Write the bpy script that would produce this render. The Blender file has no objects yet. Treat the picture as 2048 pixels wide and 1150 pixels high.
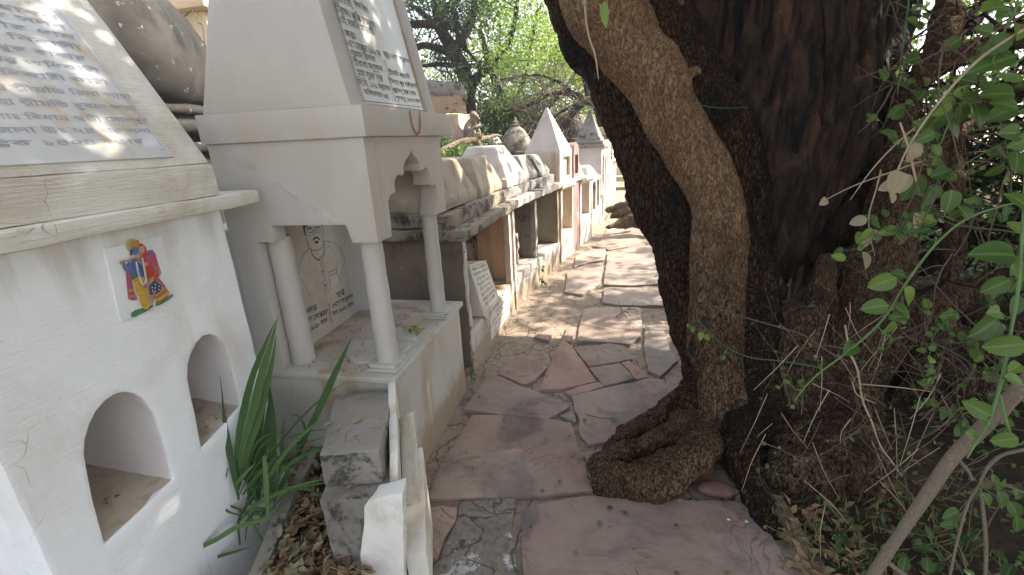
import bpy, bmesh, math, random
import numpy as np
from mathutils import Vector, Matrix, noise
from mathutils.geometry import tessellate_polygon

random.seed(7); rng = np.random.default_rng(7)
SC = bpy.context.scene
COL = SC.collection

# ------------------------------------------------------------------ camera
F_PX, CX, CY, CAM_H = 900.0, 1024.0, 575.0, 1.5
def _d(u, v): return np.array([(u-CX)/F_PX, -(v-CY)/F_PX, -1.0])
_A = _d(1215, 268); _B = _d(0, 268+1215*0.048)
_up = np.cross(_A, _B); _up /= np.linalg.norm(_up)
if _up[1] < 0: _up = -_up
_Y = _A/np.linalg.norm(_A); _X = np.cross(_Y, _up)
ROT = np.array([_X, _Y, _up])
CAM = np.array([0, 0, CAM_H])
cam_data = bpy.data.cameras.new('camera'); cam = bpy.data.objects.new('camera', cam_data); COL.objects.link(cam)
M4 = Matrix.Identity(4)
for i in range(3):
    for j in range(3): M4[i][j] = ROT[i][j]
M4.translation = Vector(CAM); cam.matrix_world = M4
cam_data.sensor_width = 36; cam_data.lens = F_PX/2048*36
cam_data.clip_start = 0.05; cam_data.clip_end = 500
SC.camera = cam

# ------------------------------------------------------------------ light
SUN_DIR = Vector((0.80, 0.36, 0.80)).normalized()
world = bpy.data.worlds.new('World'); SC.world = world; world.use_nodes = True
wn = world.node_tree
sky = wn.nodes.new('ShaderNodeTexSky'); sky.sky_type = 'NISHITA'; sky.sun_disc = False
sky.sun_elevation = math.asin(SUN_DIR.z); sky.sun_rotation = math.atan2(SUN_DIR.x, SUN_DIR.y)
sky.dust_density = 3.0; sky.air_density = 1.0; sky.ozone_density = 0.6
hs = wn.nodes.new('ShaderNodeHueSaturation'); hs.inputs['Saturation'].default_value = .42      # hazy, whitish air
wn.links.new(sky.outputs[0], hs.inputs['Color']); wn.links.new(hs.outputs[0], wn.nodes['Background'].inputs[0])
wn.nodes['Background'].inputs[1].default_value = 0.15
sd = bpy.data.lights.new('sun', 'SUN'); sun = bpy.data.objects.new('sun', sd); COL.objects.link(sun)
sd.energy = 4.2; sd.angle = math.radians(0.55); sd.color = (1.0, 0.90, 0.75)
sun.rotation_euler = SUN_DIR.to_track_quat('Z', 'Y').to_euler(); sun.location = (3, 2, 8)
SC.view_settings.view_transform = 'Standard'; SC.view_settings.look = 'None'
SC.view_settings.exposure = 1.76; SC.view_settings.gamma = 1.0
SC.render.engine = 'CYCLES'
SC.cycles.use_denoising = True
SC.cycles.max_bounces = 8; SC.cycles.diffuse_bounces = 5; SC.cycles.transmission_bounces = 4; SC.cycles.transparent_max_bounces = 8

# ------------------------------------------------------------------ unprojection: turns a place seen in the photo into metres
def ray(u, v): return ROT @ _d(u, v)
def at(u, v, d): return Vector(CAM + ray(u, v)*d)
def on_plane(u, v, p, n):
    r = ray(u, v); n = np.array(n, float); p = np.array(p, float)
    return Vector(CAM + r*(((p-CAM) @ n)/(r @ n)))
def gz(u, v, z=0.0): return on_plane(u, v, (0, 0, z), (0, 0, 1))
def fx(u, v, x): return on_plane(u, v, (x, 0, 0), (1, 0, 0))
def fy(u, v, y): return on_plane(u, v, (0, y, 0), (0, 1, 0))

# ------------------------------------------------------------------ materials
class NT:
    def __init__(s, name):
        s.m = bpy.data.materials.new(name); s.m.use_nodes = True; s.t = s.m.node_tree
        s.bsdf = s.t.nodes['Principled BSDF']; s.out = s.t.nodes['Material Output']
        g = s.t.nodes.new('ShaderNodeNewGeometry'); s.pos = g.outputs['Position']; s.geo = g
    def n(s, ty, ins=None, **props):
        nd = s.t.nodes.new(ty)
        for k, v in props.items(): setattr(nd, k, v)
        for k, v in (ins or {}).items(): s.set(nd.inputs[k], v)
        return nd
    def set(s, sock, v):
        if isinstance(v, bpy.types.NodeSocket): s.t.links.new(v, sock)
        elif isinstance(v, (tuple, list)) and len(v) == 3 and sock.type == 'RGBA': sock.default_value = (*v, 1)
        else: sock.default_value = v
    def coord(s, scale=(1, 1, 1), rot=(0, 0, 0), src=None):
        return s.n('ShaderNodeMapping', {'Vector': src or s.pos, 'Scale': scale, 'Rotation': rot}).outputs[0]
    def noise(s, scale, detail=4, rough=.55, dist=0, vec=None, st=(1, 1, 1)):
        return s.n('ShaderNodeTexNoise', {'Vector': vec or s.coord(st), 'Scale': scale, 'Detail': detail, 'Roughness': rough, 'Distortion': dist}).outputs[0]
    def voro(s, scale, feature='F1', vec=None, st=(1, 1, 1), rnd=1.0):
        nd = s.n('ShaderNodeTexVoronoi', {'Vector': vec or s.coord(st), 'Scale': scale, 'Randomness': rnd}, feature=feature)
        return nd.outputs['Distance']
    def vcell(s, scale, vec=None, st=(1, 1, 1)):
        return s.n('ShaderNodeTexVoronoi', {'Vector': vec or s.coord(st), 'Scale': scale}).outputs['Color']
    def warp(s, amt, scale, st=(1, 1, 1)):
        nz = s.n('ShaderNodeTexNoise', {'Vector': s.pos, 'Scale': scale, 'Detail': 3}).outputs[1]
        sub = s.n('ShaderNodeVectorMath', {0: nz, 1: (.5, .5, .5)}, operation='SUBTRACT').outputs[0]
        sc = s.n('ShaderNodeVectorMath', {0: sub, 'Scale': amt}, operation='SCALE').outputs[0]
        ad = s.n('ShaderNodeVectorMath', {0: s.pos, 1: sc}, operation='ADD').outputs[0]
        return s.coord(st, src=ad)
    def rng(s, v, a, b, c=0.0, d=1.0):
        return s.n('ShaderNodeMapRange', {'Value': v, 'From Min': a, 'From Max': b, 'To Min': c, 'To Max': d}).outputs[0]
    def mul(s, a, b): return s.n('ShaderNodeMath', {0: a, 1: b}, operation='MULTIPLY').outputs[0]
    def add(s, a, b): return s.n('ShaderNodeMath', {0: a, 1: b}, operation='ADD').outputs[0]
    def sub(s, a, b): return s.n('ShaderNodeMath', {0: a, 1: b}, operation='SUBTRACT').outputs[0]
    def mix(s, f, a, b, mode='MIX'):
        nd = s.n('ShaderNodeMix', data_type='RGBA', blend_type=mode)
        s.set(nd.inputs[0], f); s.set(nd.inputs[6], a); s.set(nd.inputs[7], b); return nd.outputs[2]
    def sep(s): return s.n('ShaderNodeSeparateXYZ', {0: s.pos}).outputs
    def bump(s, h, strength=.5, dist=.01, nrm=None):
        i = {'Height': h, 'Strength': strength, 'Distance': dist}
        if nrm: i['Normal'] = nrm
        return s.n('ShaderNodeBump', i).outputs[0]
    def done(s, color=None, rough=.85, normal=None, spec=.25):
        if color is not None: s.set(s.bsdf.inputs['Base Color'], color)
        s.set(s.bsdf.inputs['Roughness'], rough)
        s.bsdf.inputs['Specular IOR Level'].default_value = spec
        if normal is not None: s.set(s.bsdf.inputs['Normal'], normal)
        return s.m

def plaster(name, base, second=None, dirt=(.25, .19, .13), dirt_amt=.5, dirt_scale=2.5, streak=.4, cracks=.5, speck=.5,
            peel=None, peel_thr=.6, peel_scale=5, lichen=0.0, lichen_scale=6, brush=None, brush_amt=.5, rough=.85, bump=.4, spec=.25, crack_scale=3.5, drips=None, splash=0):
    s = NT(name); c = base
    n1 = s.noise(1.7, 5, .6); n2 = s.noise(14, 6, .65)
    second = second or tuple(x*.86 for x in base)
    c = s.mix(s.rng(n1, .35, .65), c, second)
    c = s.mix(s.rng(n2, .3, .75, 0, .25), c, tuple(x*.8 for x in base))
    c = s.mix(s.rng(s.noise(.9, 3, .5, st=(1.3, 1, .8)),   .42, .62, 0, .12), c, tuple(x*y for x, y in zip(base, (1.08, .98, .84))))
    w = s.warp(.25, 3)
    d = s.noise(dirt_scale, 7, .68, .4)
    c = s.mix(s.mul(s.rng(d, .49, .66), dirt_amt), c, dirt)
    if streak:
        st = s.noise(7, 5, .6, vec=s.coord((1, 1, .13))); m2 = s.noise(1.6, 2)
        c = s.mix(s.mul(s.mul(s.rng(st, .50, .64), s.rng(m2, .42, .58)), streak), c, dirt)
    h = s.add(s.mul(n2, .5), s.mul(s.noise(70, 4, .7), .35))
    if peel is not None:
        pn = s.noise(peel_scale, 7, .62, .3); pm = s.rng(pn, peel_thr, peel_thr+.015)
        pc = s.mix(s.rng(s.noise(25, 4), .3, .7), peel, tuple(x*.7 for x in peel))
        c = s.mix(pm, c, pc); h = s.sub(h, s.mul(pm, .9))
    if lichen > 0:
        ln = s.noise(lichen_scale, 9, .72, .5); lm = s.rng(ln, .60-.22*lichen, .65-.20*lichen)
        fine = s.rng(s.noise(55, 5, .8), .36, .52, .35, 1)
        c = s.mix(s.mul(s.mul(lm, fine), .93), c, (.035, .033, .03))
        l2 = s.rng(s.noise(33, 6, .8), .63, .68)
        c = s.mix(s.mul(l2, .55*lichen), c, (.55, .54, .5))
    if brush:
        bn = s.noise(60, 5, .65, .5, vec=s.coord(brush)); h = s.add(h, s.mul(bn, 1.6*brush_amt))
        c = s.mix(s.mul(s.rng(bn, .5, .8), .16*brush_amt), c, tuple(x*.55 for x in base))
    if cracks:
        v = s.voro(crack_scale, 'DISTANCE_TO_EDGE', vec=s.warp(.22, 5)); cm = s.rng(v, .0, .005, 1, 0)
        mk = s.rng(s.noise(2.1, 3), .56, .62)
        cm = s.mul(cm, mk); c = s.mix(s.mul(cm, cracks), c, (.16, .13, .1)); h = s.sub(h, s.mul(cm, .6))
    if splash:
        zb = s.sep()[2]; sm = s.mul(s.rng(s.add(zb, s.mul(s.noise(7, 5, .7), -.30)), splash*.5-.15, splash-.15, 1, 0), .8)
        c = s.mix(sm, c, (.27, .20, .13))
    if drips:
        zz = s.sep()[2]; top = s.rng(zz, drips[0], drips[1]); dn = s.noise(9, 4, .6, vec=s.coord((1, 1, .07))); dm = s.mul(s.rng(s.add(dn, s.mul(top, .16)), .60, .72), s.rng(zz, drips[0], drips[1]-.05))
        c = s.mix(s.mul(dm, .38), c, (.40, .33, .24))
    if speck:
        sp = s.rng(s.voro(38, 'F1'), .05, .09, 1, 0); sm = s.rng(s.noise(9, 2), .55, .62)
        c = s.mix(s.mul(s.mul(sp, sm), speck), c, (.14, .11, .09))
    return s.done(c, rough, s.bump(h, bump, .006), spec)

def simple(name, c, rough=.7, spec=.2, var=.25, scale=20):
    s = NT(name); n = s.noise(scale, 4)
    return s.done(s.mix(s.rng(n, .3, .7), c, tuple(x*(1-var) for x in c)), rough, None, spec)

def leafmat(name, stops, trans=.45, rough=.45):
    s = NT(name)
    at_ = s.n('ShaderNodeAttribute', attribute_name='rnd').outputs['Fac']
    r = s.n('ShaderNodeValToRGB', {'Fac': at_}); cr = r.color_ramp
    while len(cr.elements) < len(stops): cr.elements.new(.5)
    for e, (p, c) in zip(cr.elements, stops): e.position = p; e.color = (*c, 1)
    col = r.outputs[0]
    col = s.mix(s.rng(s.noise(45, 3), .35, .7, 0, .3), col, s.mix(.5, col, (.12, .11, .03)))
    md = s.n('ShaderNodeAttribute', attribute_name='mid').outputs['Fac']; rib = s.rng(md, .80, .97)
    col = s.mix(s.mul(rib, .45), col, s.mix(.5, col, (.42, .5, .22)))
    sp = s.rng(s.noise(170, 2), .66, .70); col = s.mix(s.mul(sp, .5), col, (.16, .12, .05))
    s.done(col, rough, s.bump(s.add(s.mul(rib, -.6), s.mul(s.noise(120, 3), .5)), .5, .003), .35)
    tr = s.n('ShaderNodeBsdfTranslucent', {'Color': s.mix(.5, col, (.22, .38, .03), 'SCREEN') if trans > .4 else col})
    mx = s.n('ShaderNodeMixShader', {0: trans, 1: s.bsdf.outputs[0], 2: tr.outputs[0]})
    s.t.links.new(mx.outputs[0], s.out.inputs[0]); return s.m

def bark(name, hi, lo, scale=34, z=.45, bump=1.0, burn=0.0, patch=None, soft=.3):
    s = NT(name); w = s.warp(.06, 12, (1, 1, z)); w2 = s.warp(.03, 30, (1, 1, z*.8))
    v = s.voro(scale, 'DISTANCE_TO_EDGE', vec=w); cell = s.vcell(scale, vec=w)
    v2 = s.voro(scale*2.3, 'DISTANCE_TO_EDGE', vec=w2)
    fib = s.noise(scale*1.4, 6, .72, .6, vec=s.coord((1, 1, z*.5)))
    edge = s.rng(v, .0, soft); e2 = s.rng(v2, 0, .3)
    n = s.noise(8, 7, .7, st=(1, 1, z)); big = s.noise(2.2, 4, .6)
    h = s.add(s.add(s.mul(edge, .7), s.mul(e2, .35)), s.add(s.mul(n, .8), s.mul(fib, 1.0)))
    k = s.rng(s.add(s.mul(edge, .62), s.mul(fib, .8)), .42, .95)
    cs = s.n('ShaderNodeSeparateColor', {0: cell}).outputs[0]
    c = s.mix(s.rng(cs, .1, .9), hi, tuple(x*.72 for x in hi))
    c = s.mix(s.rng(n, .42, .62), c, tuple(a*.6+b*.4 for a, b in zip(hi, lo)))
    c = s.mix(k, lo, c)
    if patch: c = s.mix(s.rng(big, patch[1], patch[1]+.1), c, s.mix(k, lo, patch[0]))
    if burn: c = s.mix(s.rng(s.noise(2.6, 6, .7, .6, st=(1, 1, .5)), .60-burn*.3, .70-burn*.3), c, s.mix(k, (.010, .009, .008), (.035, .027, .02)))
    return s.done(c, .93, s.bump(h, bump, .012), .12)

M = {}
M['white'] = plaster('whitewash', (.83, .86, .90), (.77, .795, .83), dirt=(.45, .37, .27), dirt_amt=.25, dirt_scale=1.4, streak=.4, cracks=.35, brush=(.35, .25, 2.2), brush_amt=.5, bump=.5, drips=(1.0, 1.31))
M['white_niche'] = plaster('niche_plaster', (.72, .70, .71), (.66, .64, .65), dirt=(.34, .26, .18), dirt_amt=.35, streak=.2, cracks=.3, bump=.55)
M['cream'] = plaster('brushed_limewash', (.78, .765, .71), (.70, .685, .63), dirt=(.38, .28, .16), dirt_amt=.45, dirt_scale=3.5, streak=.25, cracks=.65, brush=(.3, .16, 3.2), brush_amt=1.1, bump=.7, crack_scale=6)
M['marble'] = plaster('worn_marble', (.62, .65, .69), (.54, .58, .63), dirt=(.50, .37, .20), dirt_amt=.3, dirt_scale=1.8, streak=.9, cracks=0, speck=.1, rough=.45, bump=.08, spec=.4)
M['shrine'] = plaster('polished_plaster', (.49, .475, .45), (.42, .41, .39), dirt=(.42, .33, .22), dirt_amt=.32, dirt_scale=1.6, streak=.3, cracks=.0, speck=.8, rough=.6, bump=.2, spec=.35)
M['shrine_ped'] = plaster('pedestal_marble', (.52, .50, .455), (.44, .425, .38), splash=.22, dirt=(.35, .28, .18), dirt_amt=.45, dirt_scale=3, streak=.9, cracks=.1, speck=.7, rough=.5, bump=.12, spec=.35)
M['shrine_floor'] = plaster('dusty_floor', (.50, .45, .38), (.40, .34, .27), dirt=(.24, .17, .11), dirt_amt=.8, dirt_scale=5, streak=0, cracks=.8, speck=1, bump=.4)
M['panel'] = plaster('panel_marble', (.52, .50, .46), (.44, .42, .38), dirt=(.36, .26, .17), dirt_amt=.5, dirt_scale=2, streak=.5, cracks=0, speck=.3, rough=.5, bump=.08, spec=.4)
M['plaque'] = plaster('plaque_marble', (.66, .68, .70), (.60, .62, .65), dirt=(.45, .36, .25), dirt_amt=.35, streak=.3, cracks=0, speck=.1, rough=.4, bump=.05, spec=.4)
M['cement'] = plaster('grey_cement', (.25, .235, .21), (.18, .17, .155), dirt=(.10, .085, .07), dirt_amt=.6, streak=.3, cracks=.5, speck=1, lichen=.42, lichen_scale=4, bump=.9)
M['cement_top'] = plaster('cement_top', (.29, .265, .23), (.215, .195, .17), dirt=(.13, .105, .08), dirt_amt=.7, dirt_scale=6, streak=0, cracks=.7, speck=1, lichen=.12, lichen_scale=7, bump=.8)
M['slab_white'] = plaster('broken_marble', (.70, .68, .62), (.60, .57, .50), dirt=(.40, .30, .19), dirt_amt=.7, dirt_scale=5, streak=.5, cracks=.3, speck=.6, bump=.4)
M['dark_dome'] = plaster('blackened_plaster', (.022, .020, .019), (.05, .046, .042), dirt=(.010, .009, .009), dirt_amt=.9, dirt_scale=2.2, streak=.9, cracks=0, speck=0, peel=(.15, .14, .13), peel_thr=.635, peel_scale=11, bump=1.0)
M['ledge_dark'] = plaster('mouldy_ledge', (.31, .27, .215), (.20, .18, .15), dirt=(.10, .09, .07), dirt_amt=.9, dirt_scale=4, streak=.6, cracks=.5, lichen=.42, lichen_scale=8, bump=1.0)
M['roof_beige'] = plaster('weathered_roof', (.39, .33, .255), (.27, .24, .20), dirt=(.15, .12, .09), dirt_amt=.6, dirt_scale=4, streak=.8, cracks=.5, lichen=.0, lichen_scale=3, bump=.8, peel=(.62, .60, .56), peel_thr=.66)
M['roof_white'] = plaster('limewashed_roof', (.60, .555, .52), (.47, .42, .39), dirt=(.22, .17, .15), dirt_amt=.6, dirt_scale=6, streak=.5, cracks=.4, lichen=0, lichen_scale=8, bump=.6)
M['roof_grey'] = plaster('grey_roof', (.34, .325, .30), (.235, .225, .21), dirt=(.10, .09, .08), dirt_amt=.6, dirt_scale=7, streak=.9, cracks=.3, lichen=.22, lichen_scale=9, bump=.7, peel=(.60, .59, .57), peel_thr=.6)
M['wall_brown'] = plaster('damp_brown_wall', (.17, .135, .105), (.11, .09, .07), dirt=(.05, .04, .035), dirt_amt=.7, streak=.4, cracks=.3, peel=(.48, .44, .40), peel_thr=.655, peel_scale=4.5, bump=.9)
M['orange'] = plaster('ochre_plaster', (.58, .38, .25), (.50, .33, .22), dirt=(.22, .15, .1), dirt_amt=.5, streak=.5, cracks=.3, bump=.4)
M['pinkwall'] = plaster('faded_pink_plaster', (.46, .37, .33), (.38, .30, .26), dirt=(.14, .10, .08), dirt_amt=.6, streak=.4, cracks=.5, peel=(.20, .15, .11), peel_thr=.6, peel_scale=5, bump=.9)
M['olive'] = plaster('olive_plaster', (.36, .32, .24), (.28, .25, .18), dirt=(.14, .11, .08), dirt_amt=.5, streak=.6, cracks=.3, bump=.5)
M['base_white'] = plaster('chalky_base', (.55, .53, .505), (.43, .41, .385), splash=.2, dirt=(.22, .18, .14), dirt_amt=.7, dirt_scale=5, streak=.8, cracks=.4, lichen=.12, bump=.6)
M['beige'] = plaster('beige_plaster', (.60, .52, .43), (.53, .45, .37), dirt=(.28, .2, .14), dirt_amt=.4, streak=.4, cracks=.3, bump=.35)
M['pinkish'] = plaster('pink_white_plaster', (.64, .57, .53), (.58, .51, .48), dirt=(.32, .25, .2), dirt_amt=.4, streak=.35, cracks=.4, bump=.35)
M['red'] = plaster('red_wash', (.33, .225, .215), (.28, .18, .17), dirt=(.2, .1, .08), dirt_amt=.5, streak=.4, cracks=.3, peel=(.62, .5, .46), peel_thr=.62, bump=.4)
M['yellow'] = plaster('yellow_plaster', (.58, .45, .26), (.48, .37, .22), dirt=(.2, .15, .1), dirt_amt=.5, streak=.4, bump=.4)
M['pyr_grey'] = plaster('cement_spire', (.28, .26, .235), (.20, .19, .17), dirt=(.12, .11, .1), dirt_amt=.6, streak=.7, cracks=0, speck=.2, lichen=.25, bump=.6)
M['lilac'] = plaster('lilac_plaster', (.60, .54, .55), (.52, .47, .48), dirt=(.3, .22, .18), dirt_amt=.4, streak=.5, bump=.4)
M['sunwhite'] = plaster('bright_plaster', (.70, .67, .60), (.62, .58, .51), dirt=(.3, .24, .18), dirt_amt=.4, streak=.5, bump=.4)
M['sandy'] = plaster('sandy_ruin', (.60, .48, .32), (.5, .4, .27), dirt=(.25, .2, .14), dirt_amt=.5, streak=.5, bump=.5)
M['brush'] = simple('red_paint', (.50, .20, .14), .9, var=.4, scale=40)
M['ink'] = simple('dark_ink', (.045, .05, .06), .7, var=.1)
M['ink_soft'] = simple('worn_ink', (.12, .12, .13), .7, var=.5, scale=30)
M['ink_grey'] = simple('grey_ink', (.27, .29, .33), .7, var=-.5, scale=30)

def stone_mat(name, c1, c2, c3, dust=.4):
    s = NT(name); w = s.warp(.35, 2.2)
    a = s.noise(2.6, 7, .62, .8, vec=w); b = s.noise(16, 6, .7, .4)
    c = s.mix(s.rng(a, .36, .62), c1, c2); c = s.mix(s.mul(s.rng(s.noise(1.9, 6, .66, 1.2, vec=w), .50, .60), .85), c, c3)
    c = s.mix(s.rng(b, .45, .75, 0, .35), c, tuple(x*.6 for x in c1))
    dn = s.noise(1.6, 5, .6); c = s.mix(s.mul(s.rng(dn, .40, .60), dust), c, (.36, .30, .245))
    sp = s.rng(s.voro(30), .04, .07, 1, 0); c = s.mix(s.mul(sp, s.rng(s.noise(5, 2), .55, .6)), c, (.07, .05, .04))
    oi = s.n('ShaderNodeObjectInfo').outputs['Random']
    c = s.mix(s.rng(oi, 0, 1, 0, .35), c, (.27, .24, .22))
    lay = s.n('ShaderNodeMath', {0: s.mul(a, 9.0), 1: 1.0}, operation='MODULO').outputs[0]
    h = s.add(s.mul(s.rng(lay, 0, .12), s.mul(s.rng(s.noise(2.2, 3), .5, .6), .6)), s.add(s.mul(b, .45), s.mul(s.noise(60, 4, .7), .18)))
    r = s.rng(b, .3, .7, .62, .85)
    cv = s.voro(1.7, 'DISTANCE_TO_EDGE', vec=s.warp(.5, 3)); ck = s.mul(s.rng(cv, 0, .006, 1, 0), s.rng(s.noise(1.7, 2), .60, .63)); c = s.mix(s.mul(ck, .5), c, (.05, .035, .03)); h = s.sub(h, s.mul(ck, .5))
    return s.done(c, r, s.bump(h, .9, .009), .3)
M['flag'] = stone_mat('red_sandstone', (.30, .18, .14), (.225, .142, .115), (.085, .058, .056), .5)
M['flag_pink'] = stone_mat('pink_sandstone', (.38, .205, .155), (.30, .17, .13), (.23, .13, .10), .4)
M['flag_dusty'] = stone_mat('dust_covered_sandstone', (.33, .25, .20), (.28, .205, .165), (.23, .165, .14), .8)
M['flag_grey'] = stone_mat('grey_flag', (.26, .195, .16), (.205, .158, .132), (.16, .122, .105))
def mortar():
    s = NT('path_mortar')
    c = s.mix(s.rng(s.noise(2, 6, .6), .35, .65), (.28, .23, .18), (.37, .29, .22))
    c = s.mix(s.rng(s.noise(22, 6, .75), .45, .7), c, (.17, .14, .115))
    cr = s.rng(s.voro(5, 'DISTANCE_TO_EDGE', vec=s.warp(.3, 4)), 0, .02, 1, 0); c = s.mix(s.mul(cr, .7), c, (.07, .055, .045))
    h = s.sub(s.add(s.noise(22, 6, .75), s.mul(s.noise(90, 3), .5)), s.mul(cr, .8))
    return s.done(c, .95, s.bump(h, .9, .01), .15)
M['mortar'] = mortar()
def patchy():
    s = NT('cement_patch_with_limewash')
    c = s.mix(s.rng(s.noise(6, 6, .7), .35, .65), (.20, .18, .155), (.29, .255, .215))
    w = s.mul(s.rng(s.noise(11, 8, .75, .4), .55, .58), s.rng(s.noise(2.2, 2, st=(1, 1.4, 1)), .46, .54)); c = s.mix(w, c, (.62, .62, .62))
    c = s.mix(s.rng(s.noise(38, 6, .75), .48, .66), c, (.12, .10, .085)); cr = s.mul(s.rng(s.voro(4, 'DISTANCE_TO_EDGE', vec=s.warp(.4, 4)), 0, .02, 1, 0), .8); c = s.mix(cr, c, (.06, .05, .04))
    return s.done(c, .95, s.bump(s.sub(s.noise(25, 7, .8), s.mul(cr, .5)), 1.0, .012), .1)
M['patch'] = patchy()
def soil():
    s = NT('dry_soil')
    c = s.mix(s.rng(s.noise(1.1, 6, .65), .35, .65), (.055, .042, .03), (.10, .08, .055))
    c = s.mix(s.rng(s.noise(28, 6, .75), .45, .7), c, (.045, .035, .025))
    c = s.mix(s.rng(s.noise(7, 5, .7), .6, .7), c, (.09, .10, .04))
    return s.done(c, 1.0, s.bump(s.noise(24, 7, .75), 1.0, .03), .05)
M['soil'] = soil()
def farsoil():
    s = NT('sunlit_dust')
    return s.done(s.mix(s.rng(s.noise(.7, 6, .65), .35, .65), (.34, .28, .2), (.25, .21, .14)), 1.0, s.bump(s.noise(20, 6, .7), .6, .02), .05)
M['dust'] = farsoil()
M['bark_light'] = bark('tan_fissured_bark', (.46, .30, .18), (.075, .046, .028), 62, .38, 1.2, .1, patch=((.22, .15, .10), .54))
M['bark_dark'] = bark('dark_flaking_bark', (.135, .078, .045), (.010, .007, .005), 54, .3, 1.2, .40)
M['bark_stump'] = bark('stump_bark', (.30, .195, .13), (.035, .024, .018), 48, .7, 1.1, .30)
M['bark_back'] = bark('far_bark', (.05, .037, .028), (.015, .012, .010), 10, .3, .8)
M['bark_grey'] = bark('twig_bark', (.25, .20, .155), (.15, .12, .09), 190, .5, .25, soft=.5)
M['deadwood'] = bark('dead_log', (.38, .27, .19), (.08, .055, .04), 60, .8, 1.0)
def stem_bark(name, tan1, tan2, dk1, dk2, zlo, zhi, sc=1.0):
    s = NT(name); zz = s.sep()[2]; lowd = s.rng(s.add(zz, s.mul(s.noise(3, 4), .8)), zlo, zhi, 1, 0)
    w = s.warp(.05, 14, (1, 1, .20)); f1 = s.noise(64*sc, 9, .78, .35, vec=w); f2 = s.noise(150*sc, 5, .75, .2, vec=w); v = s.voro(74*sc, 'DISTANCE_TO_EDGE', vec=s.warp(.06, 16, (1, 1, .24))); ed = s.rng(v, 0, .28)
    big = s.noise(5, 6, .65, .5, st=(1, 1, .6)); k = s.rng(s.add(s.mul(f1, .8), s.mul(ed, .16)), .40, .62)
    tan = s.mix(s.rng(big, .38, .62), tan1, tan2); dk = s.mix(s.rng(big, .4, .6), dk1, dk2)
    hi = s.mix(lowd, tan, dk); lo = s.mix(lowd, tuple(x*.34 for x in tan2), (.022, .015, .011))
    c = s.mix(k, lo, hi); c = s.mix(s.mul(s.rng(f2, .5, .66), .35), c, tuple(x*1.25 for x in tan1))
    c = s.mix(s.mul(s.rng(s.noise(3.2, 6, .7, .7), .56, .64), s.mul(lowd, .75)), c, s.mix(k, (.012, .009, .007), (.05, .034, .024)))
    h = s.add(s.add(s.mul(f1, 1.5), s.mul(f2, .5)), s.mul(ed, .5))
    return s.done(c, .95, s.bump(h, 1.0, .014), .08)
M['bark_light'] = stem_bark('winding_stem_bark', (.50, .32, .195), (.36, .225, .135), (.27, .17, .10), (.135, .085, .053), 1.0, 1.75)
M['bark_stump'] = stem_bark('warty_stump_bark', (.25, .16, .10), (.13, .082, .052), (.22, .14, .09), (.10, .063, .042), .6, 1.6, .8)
def burnt():
    s = NT('charred_heartwood')
    g = s.noise(11, 7, .68, .5, vec=s.coord((1, 1, .14), (.0, -.22, 0))); b = s.noise(2.3, 6, .7, .8, vec=s.coord((1, 1, .45)))
    c = s.mix(s.rng(g, .42, .62), (.006, .005, .004), (.058, .034, .022))
    c = s.mix(s.mul(s.rng(b, .55, .66), s.rng(g, .44, .56, .0, 1)), c, (.14, .062, .032))
    c = s.mix(s.mul(s.rng(b, .66, .70), s.rng(g, .42, .52)), c, s.mix(s.rng(g, .4, .6), (.06, .035, .02), (.28, .17, .095)))
    return s.done(c, .82, s.bump(s.add(g, s.mul(s.noise(40, 5, .7, vec=s.coord((1, 1, .3))), .4)), 1.0, .03), .25)
M['burnt'] = burnt()
M['twig_pale'] = simple('dry_twig', (.40, .31, .22), .8)
M['twig_brown'] = simple('brown_twig', (.13, .095, .07), .9)
M['stem_green'] = simple('green_stem', (.10, .185, .055), .5, .4)
M['stem_dark'] = simple('dull_green_stem', (.06, .11, .05), .6, .3)
G3 = lambda *a: [(i/(len(a)-1), c) for i, c in enumerate(a)]
M['leaf_vine'] = leafmat('vine_leaf', G3((.05, .115, .028), (.09, .175, .035), (.19, .30, .06)), .38, .36)
M['leaf_back'] = leafmat('sunlit_leaf', G3((.09, .18, .045), (.16, .28, .06), (.28, .38, .09), (.44, .43, .16)), .52)
M['leaf_deep'] = leafmat('dark_leaf', G3((.03, .07, .025), (.05, .11, .035), (.09, .16, .05)), .35)
M['leaf_far'] = leafmat('distant_leaf', G3((.10, .17, .06), (.16, .24, .08), (.25, .31, .12)), .4)
M['leaf_dry'] = leafmat('dry_leaf', G3((.12, .07, .04), (.26, .16, .09), (.38, .26, .16), (.20, .19, .09)), .2, .8)
M['leaf_roof'] = leafmat('roof_shrub_leaf', G3((.04, .09, .03), (.10, .18, .05), (.2, .28, .07), (.34, .36, .14)), .35, .35)
M['leaf_wilt'] = leafmat('wilted_leaf', G3((.15, .17, .08), (.24, .24, .14), (.32, .28, .18)), .25, .8)
M['leaf_floor'] = leafmat('shaded_litter_leaf', G3((.06, .04, .025), (.12, .08, .05), (.2, .14, .09), (.09, .09, .045)), .15, .85)
M['leaf_wither'] = leafmat('withered_leaf', G3((.34, .28, .17), (.42, .36, .25)), .35, .8)
M['blade'] = leafmat('palm_blade', G3((.03, .075, .028), (.065, .15, .045), (.13, .23, .07)), .25, .62)
M['grass'] = leafmat('dry_grass', G3((.12, .14, .05), (.2, .2, .08), (.30, .24, .13)), .3, .8)

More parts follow.
